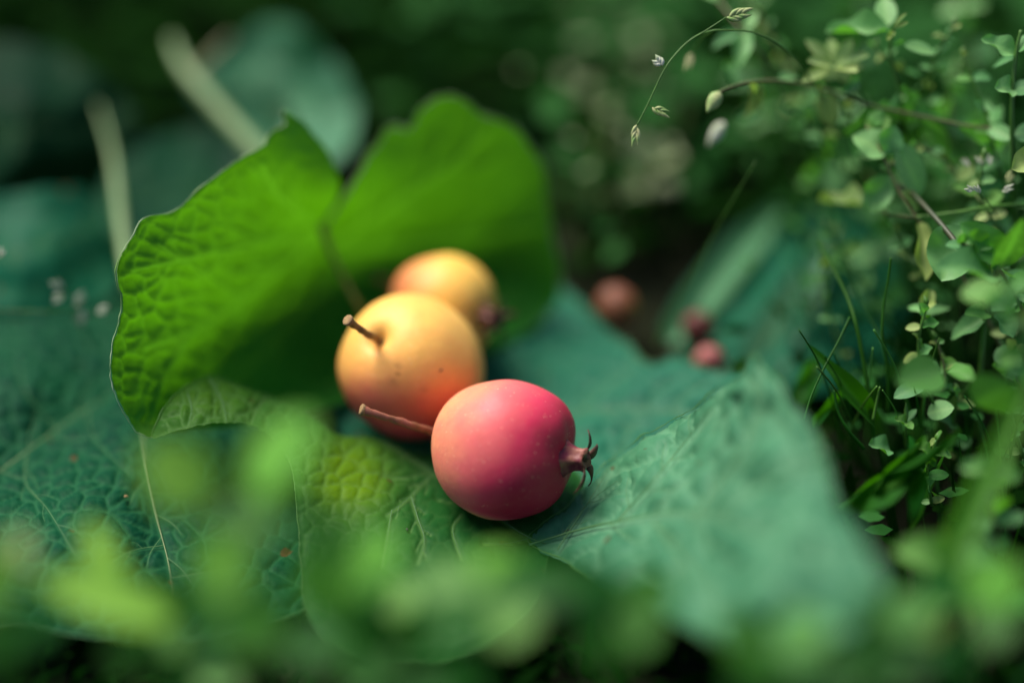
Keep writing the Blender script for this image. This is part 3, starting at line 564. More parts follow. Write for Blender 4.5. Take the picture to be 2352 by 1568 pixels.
def spikelet(T, b, t, wpx, mat=M_SPIKE, n=5):
    """a grass spikelet: overlapping pointed scales on either side"""
    a, c = P(*b), P(*t); ax = c - a; L = np.linalg.norm(ax); ax = ax / L; w = wpx * px(b[2])
    side = np.cross(ax, FWD); side /= np.linalg.norm(side)
    V, F = [], []
    for k in range(n):
        o = a + ax * L * (0.05 + 0.52 * k / n); sg = 1 if k % 2 else -1
        tip = o + ax * L * 0.44 + side * sg * w * (0.42 - 0.05 * k)
        v, f = tube([o, o + (tip - o) * .3 + side * sg * w * .07, o + (tip - o) * .65 + side * sg * w * .06, tip], [w * .06, w * .15, w * .11, w * .01], 6, 3)
        F += [tuple(i + len(V) for i in q) for q in f]; V += list(v)
    return T.part('spikelet', V, F, mat)

WG = 'weeds growing at the right'
# grass panicle arching over at the top
T = Plant('meadow_grass', 'thin arching grass stem with dangling spikelets above the weeds', 'grass', G(1990, 560, 0), 'grasses among the weeds')
T.stem([(1990, 560, 40.5), (1960, 420, 38), (1900, 250, 35.5), (1820, 130, 34), (1740, 78, 33.4), (1660, 70, 33.2), (1625, 74, 33.2), (1597, 85, 33.1), (1564, 112, 33.1), (1527, 159, 33), (1488, 240, 33), (1463, 288, 33)], 2.1, M_STEM, 'culm')
T.stem([(1600, 84, 33.1), (1635, 62, 33), (1668, 40, 33)], 1.6, M_STEM, 'branch'); T.stem([(1528, 158, 33), (1518, 148, 33), (1512, 146, 33)], 1.2, M_STEM, 'branch'); T.stem([(1488, 240, 33), (1496, 245, 33), (1504, 250, 33)], 1.2, M_STEM, 'branch')
spikelet(T, (1666, 41, 33), (1738, 24, 33), 36, n=6); spikelet(T, (1522, 152, 33), (1498, 128, 33), 30, M_SPIKEW); spikelet(T, (1496, 246, 33), (1546, 268, 33), 26); spikelet(T, (1464, 284, 33), (1456, 346, 33), 26)
T.stem([(1640, 70, 33.4), (1605, 95, 34.6), (1592, 125, 35)], 1.4, M_STEM, 'branch'); spikelet(T, (1592, 122, 35), (1574, 172, 35), 24)
# long thin culm crossing the wide blades
T = Plant('meadow_grass', 'single hair thin grass stem leaning across the wide blurred blades', 'grass', G(1500, 800, 1.0), 'grasses among the weeds')
T.stem([(1500, 800, 38), (1580, 650, 36.5), (1660, 500, 35.2), (1735, 372, 34.4)], 1.5, M_STEM, 'culm')
# wide blurred blades behind
for lb, b, m_, t, w in (('wide pale grass blade leaning right behind the purple crab apple', (1540, 790, 43), (1680, 560, 43), (1840, 400, 44.5), 95),
                    ('long pale grass blade rising beside the tip of the broad pale leaf', (1730, 880, 39), (1830, 690, 39.5), (1910, 540, 41), 110),
                    ('bright arching grass blade touching the small pink crab apple', (1600, 860, 43.5), (1570, 700, 42), (1690, 580, 43.5), 100),
                    ('broad teal grass blade behind the thin weed stems', (1800, 800, 43), (1900, 620, 43.5), (2010, 470, 46), 140)):
    T = Plant('meadow_grass', lb, 'grass', G(b[0], b[1], 0.3), 'wide blurred grass blades'); T.leaf(b, t, w, M_BLADEP, 'blade', 1.0, 0.35, 0.05, var=0, name='blade')

T = Plant('chickweed', 'washed out pale weed standing at the edge of the olive clump', 'weed', G(1500, 470, 0), WG)
T.stem([(1500, 470, 46), (1505, 420, 45), (1510, 380, 44.5)], 5)
for b, t, w in (((1510, 390, 44.5), (1440, 360, 44), 60), ((1510, 385, 44.5), (1565, 370, 44), 60), ((1508, 400, 44.6), (1480, 320, 44.5), 60), ((1506, 420, 45), (1550, 430, 44.6), 50), ((1505, 420, 45), (1440, 440, 44.6), 56)): T.leaf(b, t, w, M_OLIVEP, up=0.9, view=0.5)

# chickweed, tall one with the long brown arching stem
T = Plant('chickweed', 'chickweed with a long brownish arching stem ending in a nodding bud', 'weed', G(2352, 700, 0), WG)
T.stem([(2400, 640, 37), (2400, 420, 35.5), (2352, 316, 34.6), (2200, 286, 34.6), (2090, 262, 34.8), (1990, 240, 35), (1910, 212, 35.2), (1850, 195, 35.2), (1790, 186, 34.8), (1720, 189, 34.4), (1668, 204, 34.0), (1650, 214, 33.8)], 3.6, M_STEMB)
T.bud((1652, 213, 33.8), (1624, 258, 33.6), 34, M_SPIKE); T.bud((1662, 282, 36), (1626, 336, 36), 30, M_SPIKEW)
for b, t, w, m_ in (((1720, 189, 34.5), (1735, 270, 35.5), 22, M_WEEDY), ((1745, 190, 34.8), (1745, 250, 36), 26, M_WEEDY), ((1880, 200, 35), (1884, 238, 35.5), 36, M_WEEDY), ((1900, 215, 35), (1905, 285, 35.2), 48, M_WEEDY), ((1790, 188, 35), (1830, 170, 36), 30, M_WEED), ((1930, 215, 35), (1980, 175, 35.5), 24, M_WEED)):
    T.leaf(b, t, w, m_)
for b, t, w in (((2010, 250, 35), (2090, 290, 36), 46), ((2090, 262, 35), (2190, 268, 37), 40), ((2200, 288, 35), (2270, 350, 36.5), 60), ((1995, 245, 35), (1950, 320, 35.8), 40), ((2290, 300, 35), (2250, 250, 36), 40), ((2110, 268, 35), (2170, 345, 37), 60)):
    T.leaf(b, t, w)
# flowering top
T = Plant('chickweed', 'chickweed topped by a star shaped pale green sepal cluster', 'weed', G(2075, 640, 0), WG)
T.stem([(2090, 620, 39), (2060, 450, 37), (2000, 320, 35.8), (1985, 240, 35.4), (1950, 190, 35.4), (1915, 150, 35.4)], 4.5)
for k in range(10):
    an = k * 0.72 + 0.3; r0 = 66 + 16 * math.sin(k * 2.7); T.leaf((1915 + 6 * math.cos(an), 150 + 5 * math.sin(an), 35.2), (1915 + r0 * math.cos(an), 138 + 0.8 * r0 * math.sin(an), 34.8 + 0.5 * math.sin(k * 1.3)), 30, M_STAR, up=0.5, view=1.0, spread=0.15, var=0, name='sepal')
for b, t, w in (((1985, 250, 35.4), (2055, 320, 35.6), 70), ((2000, 310, 35.6), (1972, 345, 35.2), 50), ((2010, 330, 35.8), (2090, 330, 36.4), 56)): T.leaf(b, t, w, M_MID)
# the upper right sprig
T = Plant('chickweed', 'upright chickweed sprig with a broad sideways leaf and tiny buds at the top', 'weed', G(2100, 700, 0), WG)
T.stem([(2105, 690, 39.5), (2110, 480, 37.5), (2080, 300, 35.5), (2062, 200, 34.8), (2045, 115, 34.4), (2052, 72, 34.2), (2062, 55, 34.1)], 4)
for b, t, w, m_ in (((2045, 70, 34.4), (1908, 82, 35), 54, M_WEED), ((2048, 108, 34.4), (2078, 98, 34.4), 8, M_WEED), ((2076, 104, 34.2), (2146, 118, 34.2), 34, M_WEED), ((2040, 60, 34.5), (2030, -5, 34.8), 44, M_WEED), ((2055, 60, 34.1), (2078, 32, 33.8), 12, M_WEEDY), ((2055, 62, 34.1), (2082, 52, 33.8), 10, M_WEEDY), ((2052, 75, 34.1), (2035, 95, 33.9), 12, M_WEEDY), ((2066, 200, 34.8), (2092, 250, 35.4), 26, M_WEED), ((2064, 215, 34.8), (2040, 262, 35.4), 26, M_WEED)):
    T.leaf(b, t, w, m_)
# small leaves near the grass panicle
T = Plant('chickweed', 'small leaved chickweed shoot behind the arching grass stem', 'weed', G(1800, 420, 0), WG)
T.stem([(1840, 420, 43), (1800, 260, 39), (1760, 150, 36.5), (1710, 80, 36), (1665, 20, 36.5), (1640, -10, 37)], 3.5, M_STEMB)
for b, t, w in (((1712, 72, 36), (1700, 138, 35.6), 40), ((1700, 75, 36), (1640, 100, 36), 34), ((1715, 70, 36), (1735, 30, 36), 26), ((1690, 170, 37), (1660, 155, 36.5), 34), ((1680, 150, 36.5), (1694, 190, 36.2), 36), ((1745, 262, 37), (1700, 272, 37), 28), ((1650, 5, 36), (1620, -12, 36), 24)):
    T.leaf(b, t, w)
# middle: big leaves along a brown stem
T = Plant('chickweed', 'chickweed with large pale leaves along a slanting brown stem', 'weed', G(2250, 900, 0), WG)
T.stem([(2352, 900, 35), (2260, 720, 34.5), (2180, 590, 34.2), (2105, 500, 34.2), (2060, 430, 34.3), (2020, 340, 34.3), (1990, 290, 34.5)], 3.6, M_STEMB)
T.stem([(2105, 500, 34.2), (2200, 488, 34), (2280, 474, 34), (2370, 470, 34.2)], 4.5, name='side_stem'); T.stem([(2108, 500, 34.2), (2040, 490, 34.8), (1985, 470, 35.4)], 2, M_STEMB, 'side_stem')
T.leaf((1985, 470, 35.4), (1890, 470, 36.4), 60, M_WEEDY)
for b, t, w, m_ in (((2035, 355, 34.3), (1972, 310, 34.2), 72, M_WEED), ((2030, 350, 34.3), (2060, 295, 34.2), 60, M_WEED), ((2060, 330, 34.3), (2118, 440, 34.6), 66, M_WEED), ((2045, 400, 34.5), (2000, 480, 35), 62, M_WEED), ((2070, 440, 34.3), (2115, 480, 34.5), 34, M_WEEDY), ((2110, 508, 34.2), (2120, 638, 34), 46, M_WEEDY),
                    ((2215, 520, 33.4), (2165, 640, 33.2), 110, M_WEED), ((2030, 280, 34.6), (2000, 262, 34.6), 40, M_MID), ((1990, 300, 34.6), (2040, 270, 34.6), 46, M_MID)):
    T.leaf(b, t, w, m_)
T = Plant('chickweed', 'bare dark weed stalk cut off in front of a round pale leaf', 'weed', G(2050, 620, 0), WG); T.stem([(2050, 420, 35.5), (2090, 440, 34.6), (2130, 480, 33.8), (2170, 525, 33.2), (2205, 570, 32.8)][::-1], 6.5, M_STEMD)
# right edge
T = Plant('chickweed', 'chickweed with a heart shaped leaf pair near the edge of the weeds', 'weed', G(2330, 640, 0), WG)
T.stem([(2330, 640, 37), (2326, 420, 34.5), (2324, 300, 33.8), (2326, 210, 33.5), (2332, 130, 33.4), (2345, 70, 33.3)], 5)
for b, t, w, k_ in (((2328, 205, 33.5), (2285, 205, 33.3), 44, 'heart'), ((2328, 205, 33.5), (2372, 200, 33.3), 44, 'heart'), ((2332, 128, 33.4), (2256, 96, 33.5), 46, 'ovate'), ((2332, 135, 33.4), (2280, 148, 34.2), 36, 'ovate'), ((2336, 120, 33.4), (2375, 75, 33.2), 40, 'ovate'), ((2330, 310, 33.9), (2390, 300, 33.6), 50, 'ovate'), ((2326, 320, 34), (2270, 290, 34.5), 36, 'ovate')):
    T.leaf(b, t, w, None, k_)
T.leaf((2390, 360, 33), (2325, 390, 32.8), 60, M_WEEDY)
# fine pale spikelets on the right
T = Plant('meadow_grass', 'low grass with tiny whitish spikelets in front of the leafy weeds', 'grass', G(2290, 640, 0), 'grasses among the weeds')
T.stem([(2330, 640, 36), (2300, 520, 34.5), (2270, 465, 33.6), (2235, 430, 33.3)], 1.6, name='culm')
for b, t, w, m_ in (((2238, 440, 33.3), (2212, 428, 33.2), 18, M_SPIKEW), ((2250, 446, 33.3), (2238, 420, 33.2), 16, M_SPIKEW), ((2258, 380, 34), (2240, 352, 34), 18, M_SPIKEW), ((2270, 380, 34), (2276, 350, 34), 18, M_SPIKEW), ((2225, 385, 34.4), (2208, 358, 34.4), 16, M_SPIKEW), ((2310, 420, 34), (2330, 390, 34), 20, M_SPIKE), ((2300, 440, 33.6), (2336, 425, 33.4), 18, M_SPIKEW)): spikelet(T, b, t, w, m_, 4)
# lower right chickweeds
T = Plant('chickweed', 'bushy chickweed with overlapping round leaves on a stout pale stem', 'weed', G(2250, 960, 0), WG)
T.stem([(2248, 1010, 35), (2252, 860, 34), (2262, 740, 33.6), (2275, 660, 33.4), (2290, 560, 33.2)], 6.5)
for b, t, w, m_, k_ in (((2270, 720, 33.5), (2215, 712, 33.2), 52, M_MID, 'heart'), ((2268, 730, 33.6), (2165, 775, 33.8), 60, M_WEED, 'ovate'), ((2285, 720, 33.4), (2330, 790, 33.2), 66, M_WEED, 'ovate'), ((2276, 700, 33.5), (2340, 690, 33), 56, M_WEED, 'heart'), ((2285, 640, 32), (2190, 590, 30.8), 90, M_WEED, 'ovate'), ((2290, 620, 32), (2352, 520, 31), 90, M_MID, 'ovate'), ((2300, 600, 32), (2230, 520, 31.5), 70, M_MID, 'ovate'), ((2290, 800, 34), (2352, 850, 33.4), 70, M_WEED, 'ovate'), ((2300, 660, 33.8), (2370, 620, 33.6), 60, M_WEED, 'ovate')):
    T.leaf(b, t, w, m_, k_)
T = Plant('chickweed', 'low chickweed with a pale half moon leaf and a blurred broad leaf', 'weed', G(2130, 1010, 0), WG)
T.stem([(2180, 1020, 34.5), (2150, 940, 33.6), (2130, 900, 33.2), (2105, 870, 33.2)], 4); T.stem([(2180, 840, 34.4), (2150, 790, 33.8), (2125, 740, 33.4), (2112, 700, 33.6)], 3.5)
for b, t, w, m_ in (((2125, 880, 33.1), (2040, 915, 33.0), 56, M_WEED), ((2160, 850, 31), (2080, 870, 29.8), 90, M_MID), ((2130, 950, 33.4), (2200, 930, 33), 66, M_WEED), ((2115, 715, 33.8), (2140, 660, 34.2), 44, M_WEEDY), ((2120, 720, 33.8), (2080, 690, 34.4), 40, M_WEED), ((2120, 730, 33.8), (2190, 690, 34.8), 60, M_WEED), ((2160, 840, 33.8), (2200, 830, 33.4), 44, M_MID), ((2240, 930, 30.5), (2330, 880, 29.6), 110, M_MID), ((2150, 860, 33.6), (2110, 820, 34), 46, M_WEED), ((2180, 850, 32), (2240, 860, 31), 60, M_MID)):
    T.leaf(b, t, w, m_)
T = Plant('chickweed_seedling', 'tiny chickweed seedling with one bud beside the half moon leaf', 'weed', G(2082, 1010, 0), WG)
T.stem([(2080, 1030, 33.6), (2081, 990, 33.3), (2082, 968, 33.2)], 2.2); T.bud((2082, 968, 33.2), (2081, 924, 33.2), 11)
T.leaf((2082, 972, 33.2), (2046, 962, 33), 32, M_MID, 'heart'); T.leaf((2082, 972, 33.2), (2098, 982, 32.9), 26, M_MID, 'heart'); T.leaf((2082, 968, 33.3), (2108, 932, 33.4), 22, M_WEED)
T.leaf((2044, 1034, 33.3), (1982, 1022, 33), 60, M_WEED, 'heart')
# grass in the gap
GG = 'grass blades in the gap beside the broad pale leaf'
def grass(label, stems, blades, at):
    T = Plant('grass_tuft', label, 'grass', G(*at), GG)
    for s_, r in stems: T.stem(s_, r, M_BLADE if len(s_) > 3 else M_STEM, 'culm')
    for b, t, w in blades: T.leaf(b, t, w, M_BLADE, 'blade', 0.4, 0.7, 0.3, name='blade')
grass('tall grass shoot with a forked blade standing beside the broad pale leaf', [([(2005, 1010, 34), (2000, 940, 33.7), (1985, 840, 33.5), (1966, 745, 33.5), (1945, 680, 33.9), (1915, 620, 34.3), (1880, 555, 34.8)], 5), ([(1952, 728, 33.4), (1925, 785, 33.2), (1895, 840, 33), (1865, 905, 32.8), (1846, 965, 32.6)], 2.6)], [((2005, 968, 33.8), (1872, 792, 33.2), 42)], (2005, 1010, 0))
grass('slender bent grass stalk with a blunt tip next to the forked shoot', [([(2040, 950, 34), (2038, 840, 33.6), (2026, 768, 33.4), (2030, 700, 33.4), (2040, 640, 33.3), (2046, 592, 33.2)], 3.6), ([(2038, 835, 33.8), (2020, 770, 34.2), (1980, 700, 34.6), (1935, 585, 35.2)], 4)], [], (2040, 950, 0))
grass('short curved grass blade over the dark hollow', [([(1985, 1030, 33.2), (1950, 990, 33), (1925, 945, 33), (1916, 895, 33)], 4), ([(2005, 965, 33.2), (2014, 920, 33.1), (2021, 888, 33)], 3.2)], [((1865, 985, 34), (1945, 900, 34.6), 26)], (1985, 1030, 0))
grass('dark blurred grass blades lying low before the hollow', [], [((1930, 1160, 31.5), (2200, 985, 31), 46), ((2000, 1130, 31), (2120, 1000, 31.6), 34), ((1830, 930, 36), (1880, 815, 36.5), 46), ((2090, 1200, 30.5), (2080, 1010, 32), 30)], (1990, 1130, 0))
T = Plant('meadow_grass', 'long pale blurred grass blade leaning at the edge of the weeds', 'grass', G(2100, 1540, 0), GG)
T.leaf((2060, 1560, 27), (2400, 800, 26.5), 62, M_MID, 'blade', 0.9, 0.5, 0.05, name='blade')

rg = random.Random(77)
for lb, x0, y0 in (('wispy grass tuft rising through the half moon leaf', 2090, 1080), ('wispy grass tuft behind the stout pale stem', 2230, 900), ('wispy grass tuft leaning over the dark hollow', 1960, 1080), ('wispy grass tuft among the fine leaved chickweed', 2150, 700), ('wispy grass tuft beside the leaning grass blade', 2300, 1200), ('wispy grass tuft behind the tip of the broad pale leaf', 1840, 820)):
    T = Plant('grass_tuft', lb, 'grass', G(x0, y0, 0), GG)
    for k in range(7):
        d0 = depth_z(x0, y0, 0); xa = x0 + rg.uniform(-30, 30); dx, hh = rg.uniform(-110, 110), rg.uniform(150, 330); dd = rg.uniform(-1.5, 2.0) - 0.004 * hh
        T.stem([(xa, y0, d0), (xa + dx * .2, y0 - hh * .4, d0 + dd * .4 - 1), (xa + dx * .55, y0 - hh * .75, d0 + dd * .7 - 1.4), (xa + dx, y0 - hh, d0 + dd - 1.6)], rg.uniform(1.3, 3.0), rg.choice((M_STEM, M_BLADE, M_MID)), 'blade')

# left: pale dots of small flowering grass
T = Plant('meadow_grass', 'blurred grass with tiny whitish spikelets above the dark leaf', 'grass', G(180, 800, 1.0), 'grasses among the weeds')
T.stem([(210, 800, 38), (185, 740, 37), (170, 700, 36.5), (140, 660, 36.2)], 1.8, name='culm'); T.stem([(170, 712, 36.5), (100, 715, 36), (-20, 712, 36)], 1.6, name='culm')
for b, t, w in (((140, 665, 36.2), (118, 640, 36), 26), ((150, 680, 36.2), (116, 690, 36), 24), ((170, 700, 36.5), (200, 668, 36.2), 24), ((180, 735, 36.8), (200, 712, 36.4), 26), ((186, 752, 37), (180, 722, 36.6), 24), ((222, 715, 36), (254, 708, 36), 24), ((-5, 592, 34.5), (12, 566, 34.5), 20)): spikelet(T, b, t, w, M_SPIKEW, 4)

# background pale stalks
T = Thing('leaf_stalk', 'thick pale green leaf stalk slanting down behind the cupped leaf', 'stalk', P(640, 400, 42.5), 'pale leaf stalks'); T.tube('stalk_body', [P(395, 90, 45.6), P(420, 150, 44.8), P(480, 225, 44), P(560, 315, 43.2), P(640, 400, 42.5)], [0.10, 0.20, 0.25, 0.28, 0.30], M_PETIOLE); T.tube('side_stalk', [P(440, 190, 44.6), P(480, 140, 45.5), P(530, 90, 46.5)], [0.2, 0.17, 0.12], M_STEMB)
T = Thing('leaf_stalk', 'thin pale upright leaf stalk at the side of the cupped leaf', 'stalk', P(295, 660, 39.5), 'pale leaf stalks'); T.tube('stalk_body', [P(225, 240, 43.5), P(250, 320, 42.4), P(264, 390, 41.5), P(274, 470, 40.6), P(286, 570, 39.4), P(300, 670, 38.2)], [0.04, 0.09, 0.13, 0.16, 0.17, 0.17], M_PETIOLE)

# more chickweed filling the bank at the right
def auto_weed(label, pts, L0, group=WG, mats=(M_WEED, M_WEED, M_MID, M_WEEDY), seed=0, bare=0.1, top_bud=True):
    r = random.Random(seed); T = Plant('chickweed', label, 'weed', G(pts[0][0], pts[0][1], 0) if depth_z(pts[0][0], pts[0][1], 0) < 60 else P(*pts[0]), group)
    T.stem(pts, 4.0, r.choice((M_STEM, M_STEM, M_STEMB))); c = catmull(np.array(pts, float), 6); n = len(c); i = max(1, int(n * bare)); side = 0
    while i < n:
        x, y, d = c[i]; f = 0.75 + 0.5 * math.sin(math.pi * i / n); base = r.uniform(0, 360) if side == 0 else base + 80
        for k in (0, 180):
            an = math.radians(base + k + r.uniform(-15, 15)); L = L0 * f * r.uniform(0.75, 1.2)
            T.leaf((x, y, d), (x + L * math.cos(an), y - 0.45 * L * math.sin(an) - 0.1 * L, d - 0.8 * L * px(d) * math.sin(an) * 0.9), L * r.uniform(0.55, 0.72), r.choice(mats), up=0.75, view=0.5, spread=0.35)
        side += 1; i += r.choice((2, 3))
    if top_bud: x, y, d = c[-1]; T.bud((x, y, d), (x + r.uniform(-10, 10), y - 22, d), 13, M_WEEDY and M_STEM)
for k, (lb, pts, L0) in enumerate((
    ('leafy chickweed behind the star shaped sepal cluster', [(1900, 560, 42), (1880, 420, 39.5), (1850, 300, 38.2), (1860, 220, 37.5)], 46),
    ('dim chickweed deep behind the slanting brown stem', [(2000, 640, 42), (2020, 500, 40), (2060, 380, 39), (2120, 280, 38.4)], 60),
    ('dim leafy chickweed between the upright sprig and the heart leaves', [(2200, 560, 42), (2190, 400, 39), (2180, 250, 38), (2200, 150, 38)], 56),
    ('chickweed crowding below the heart shaped leaf pair', [(2300, 760, 37), (2280, 620, 35.6), (2250, 480, 35), (2240, 380, 35)], 60),
    ('chickweed leaning out over the wide teal grass blade', [(2060, 800, 38.5), (2010, 700, 37.4), (1960, 620, 36.8), (1900, 520, 36.4)], 44),
    ('short chickweed at the foot of the stout pale stem', [(2200, 1060, 34.6), (2190, 980, 34), (2200, 900, 33.6)], 46),
    ('blurred chickweed hanging in front of the stout pale stem', [(2380, 900, 30), (2340, 760, 29.4), (2300, 640, 29.2)], 90),
    ('dark chickweed under the half moon leaf', [(2140, 1160, 33), (2130, 1080, 32.6), (2150, 1010, 32.4)], 46),
    ('blurred chickweed among the low grass blades', [(2290, 1260, 30), (2280, 1160, 29.6), (2290, 1060, 29.4)], 80),
    ('tall dim chickweed with its top lost above the grass panicle', [(1760, 330, 47), (1740, 200, 44), (1720, 80, 42.5), (1730, -20, 42)], 44),
    ('dim chickweed rising behind the broad sideways leaf', [(1990, 300, 44), (1970, 180, 42), (1960, 60, 41), (1990, -20, 41)], 50),
    ('tiny leaved pale sprig just under the star shaped sepals', [(2010, 420, 38), (1970, 320, 36.4), (1940, 250, 35.8), (1890, 190, 35.6)], 26),
    ('tiny leaved pale sprig beside the upright sprig with buds', [(2140, 330, 37), (2130, 220, 35.8), (2150, 130, 35.2), (2190, 60, 35)], 26),
    ('tiny leaved sprig drooping over the slanting brown stem', [(2220, 420, 36), (2160, 360, 35.2), (2090, 340, 34.8), (2040, 390, 34.6)], 28),
    ('tiny leaved sprig between the heart leaves and the side stem', [(2330, 600, 35.5), (2290, 520, 34.6), (2250, 450, 34.2), (2260, 360, 34)], 28),
    ('tiny leaved sprig tangled behind the hanging yellow leaf', [(2180, 760, 36), (2130, 660, 35.2), (2080, 580, 35), (2040, 500, 35)], 28),
    ('tiny leaved sprig at the top behind the grass panicle', [(1820, 260, 40), (1800, 150, 38), (1770, 70, 37.2), (1720, 10, 37)], 26),
    ('tiny leaved sprig climbing behind the stout pale stem', [(2330, 900, 35), (2310, 800, 34.4), (2320, 700, 34), (2300, 610, 34)], 30),
    ('tiny leaved sprig low beside the seedling', [(2190, 1010, 34.2), (2160, 930, 33.8), (2170, 850, 33.6), (2150, 780, 33.6)], 28),
    ('fine leaved chickweed trailing from the nodding bud stem', [(1990, 460, 40), (1930, 380, 37.6), (1880, 300, 36.4), (1800, 240, 36)], 30),
    ('fine leaved chickweed tangled around the broad sideways leaf', [(2150, 420, 39), (2110, 300, 36.6), (2090, 180, 35.6), (2010, 110, 35.4)], 36),
    ('fine leaved chickweed reaching over the heart leaves', [(2360, 520, 36), (2300, 400, 35), (2260, 250, 34.6), (2210, 130, 34.6)], 36),
    ('pale chickweed twig hanging before the round pale leaf', [(2352, 720, 33), (2310, 640, 32.4), (2260, 580, 32), (2210, 560, 31.8)], 52),
    ('pale fine chickweed in front of the thin grass stalks', [(2160, 960, 34), (2120, 860, 33.6), (2110, 780, 33.4), (2130, 700, 33.2)], 40),
    ('slight chickweed shoot behind the bent grass stalk', [(1960, 880, 37), (1930, 800, 36.4), (1900, 700, 36), (1890, 600, 36)], 30),
    ('pale chickweed crowding the edge beside the leaning grass blade', [(2360, 1080, 33), (2330, 980, 32.4), (2310, 880, 32), (2330, 800, 32)], 46),
    ('soft weed under the leaning grass blade', [(2200, 1420, 28.5), (2180, 1320, 28), (2190, 1220, 27.8)], 80),
    ('soft weed crowding the rounded end of the broad pale leaf', [(2080, 1560, 26), (2060, 1480, 25.4), (2040, 1400, 25)], 90),
    ('dim chickweed behind the heart leaves with a hidden foot', [(2290, 360, 42), (2250, 220, 40.5), (2230, 90, 40), (2200, 0, 40)], 54))):
    auto_weed(lb, pts, L0, seed=40 + k, mats=(M_WEED, M_STAR, M_WEEDY, M_WEED) if 'tiny' in lb else (M_WEED, M_WEED, M_MID, M_WEEDY) if 'dim' not in lb else (M_BLADE, M_WEED, M_WEED))

# ------------------------------------------------------------------ blurred foreground weeds
FG = 'blurred weeds in front'
def fore(label, stem, leaves, kf=0.91):
    near = lambda p: (p[0], p[1], p[2] * kf)
    T = Plant('chickweed', label, 'weed', G(stem[0][0], stem[0][1], 0), FG); T.stem([stem[0]] + [near(p) for p in stem[1:]], 4)
    for l in leaves: T.leaf(near(l[0]), near(l[1]), l[2] * 1.1, l[3] if len(l) > 3 else M_FORE, up=0.9, view=0.5, spread=0.2, var=0)
fore('blurred weed with two rounded leaves in front of the curled lobe', [(560, 1640, 25.5), (555, 1400, 25), (545, 1200, 24.4), (540, 1130, 24.2)],
     [((480, 1150, 25), (345, 1030, 24.6), 140), ((575, 1130, 25), (695, 965, 24.8), 140), ((500, 1160, 24.6), (640, 1210, 24), 80, M_BLADE), ((545, 1220, 24.8), (480, 1360, 24.6), 130), ((555, 1260, 24.8), (640, 1150, 24.6), 100, M_MID), ((555, 1350, 25), (620, 1480, 24.8), 130), ((550, 1300, 25), (450, 1290, 24.8), 90, M_MID)], 0.93)
fore('blurred yellowish weed leaves in front of the yellowing patch', [(760, 1640, 26.5), (770, 1440, 27), (790, 1280, 27.6)], [((780, 1330, 26), (740, 1180, 25.4), 90, M_MID), ((780, 1340, 26.2), (900, 1250, 25.6), 130), ((770, 1400, 27), (690, 1290, 26.6), 80)])
fore('blurred weed with a broad pointed leaf over the dark leaf', [(420, 1640, 26.5), (380, 1500, 26.5), (330, 1410, 26.4)], [((400, 1430, 26.4), (110, 1320, 26.2), 100), ((290, 1390, 26.4), (200, 1200, 27), 60), ((370, 1480, 26.5), (250, 1500, 26), 80, M_BLADE)])
fore('blurred weed at the outer end of the dark leaf', [(60, 1640, 25.5), (40, 1480, 25.5), (20, 1330, 25.5)], [((30, 1380, 25.4), (-90, 1280, 25), 130), ((30, 1330, 25.5), (40, 1220, 26), 60, M_WEEDY), ((40, 1480, 25.5), (-60, 1470, 25), 110, M_BLADE), ((40, 1450, 25.4), (130, 1400, 25), 90, M_BLADE)])
fore('blurred weed with pale leaves in front of the rose pink fruit', [(1120, 1660, 25), (1110, 1480, 25.4), (1105, 1330, 25.8)], [((1110, 1350, 25.8), (1190, 1270, 26.4), 110), ((1105, 1350, 25.8), (960, 1330, 26), 100, M_MID), ((1105, 1380, 25.6), (1010, 1440, 25), 110, M_BLADE), ((1110, 1350, 25.7), (1330, 1330, 25.4), 110, M_BLADE), ((1110, 1430, 25.5), (1220, 1420, 25), 90, M_MID), ((1115, 1580, 25), (1000, 1540, 24.6), 90, M_BLADE)])
fore('blurred leafy weed under the broad pale leaf', [(1450, 1660, 25.5), (1440, 1520, 25.8), (1420, 1400, 26)], [((1420, 1400, 26), (1300, 1310, 26), 110, M_BLADE), ((1425, 1400, 26), (1540, 1330, 26.4), 100, M_BLADE), ((1435, 1480, 25.8), (1500, 1420, 25.4), 70, M_MID), ((1430, 1500, 25.8), (1330, 1460, 25.4), 90, M_BLADE)])
fore('blurred low weed between the yellow patch and the pale leaf', [(920, 1660, 26), (915, 1560, 26.2), (905, 1480, 26.4)], [((905, 1480, 26.4), (820, 1420, 26.2), 90, M_BLADE), ((908, 1490, 26.4), (985, 1420, 26), 90, M_BLADE), ((912, 1540, 26.2), (830, 1540, 25.8), 90, M_MID), ((915, 1560, 26.2), (1010, 1600, 25.6), 80, M_BLADE)])
fore('blurred low weed with pale leaf tips beside the first rounded weed', [(680, 1660, 25), (670, 1540, 25.4), (660, 1450, 25.6)], [((660, 1460, 25.6), (560, 1480, 25.4), 90, M_BLADE), ((665, 1500, 25.5), (760, 1470, 25.2), 90, M_MID)])
fore('blurred weed low in the dark corner under the grass blade', [(2240, 1660, 26), (2230, 1500, 26.5), (2220, 1350, 27)], [((2220, 1360, 27), (2120, 1330, 27), 90, M_BLADE), ((2225, 1380, 27), (2330, 1300, 26.6), 110), ((2230, 1450, 26.7), (2330, 1430, 26.3), 90, M_BLADE), ((2232, 1520, 26.4), (2140, 1500, 26), 80, M_BLADE)])

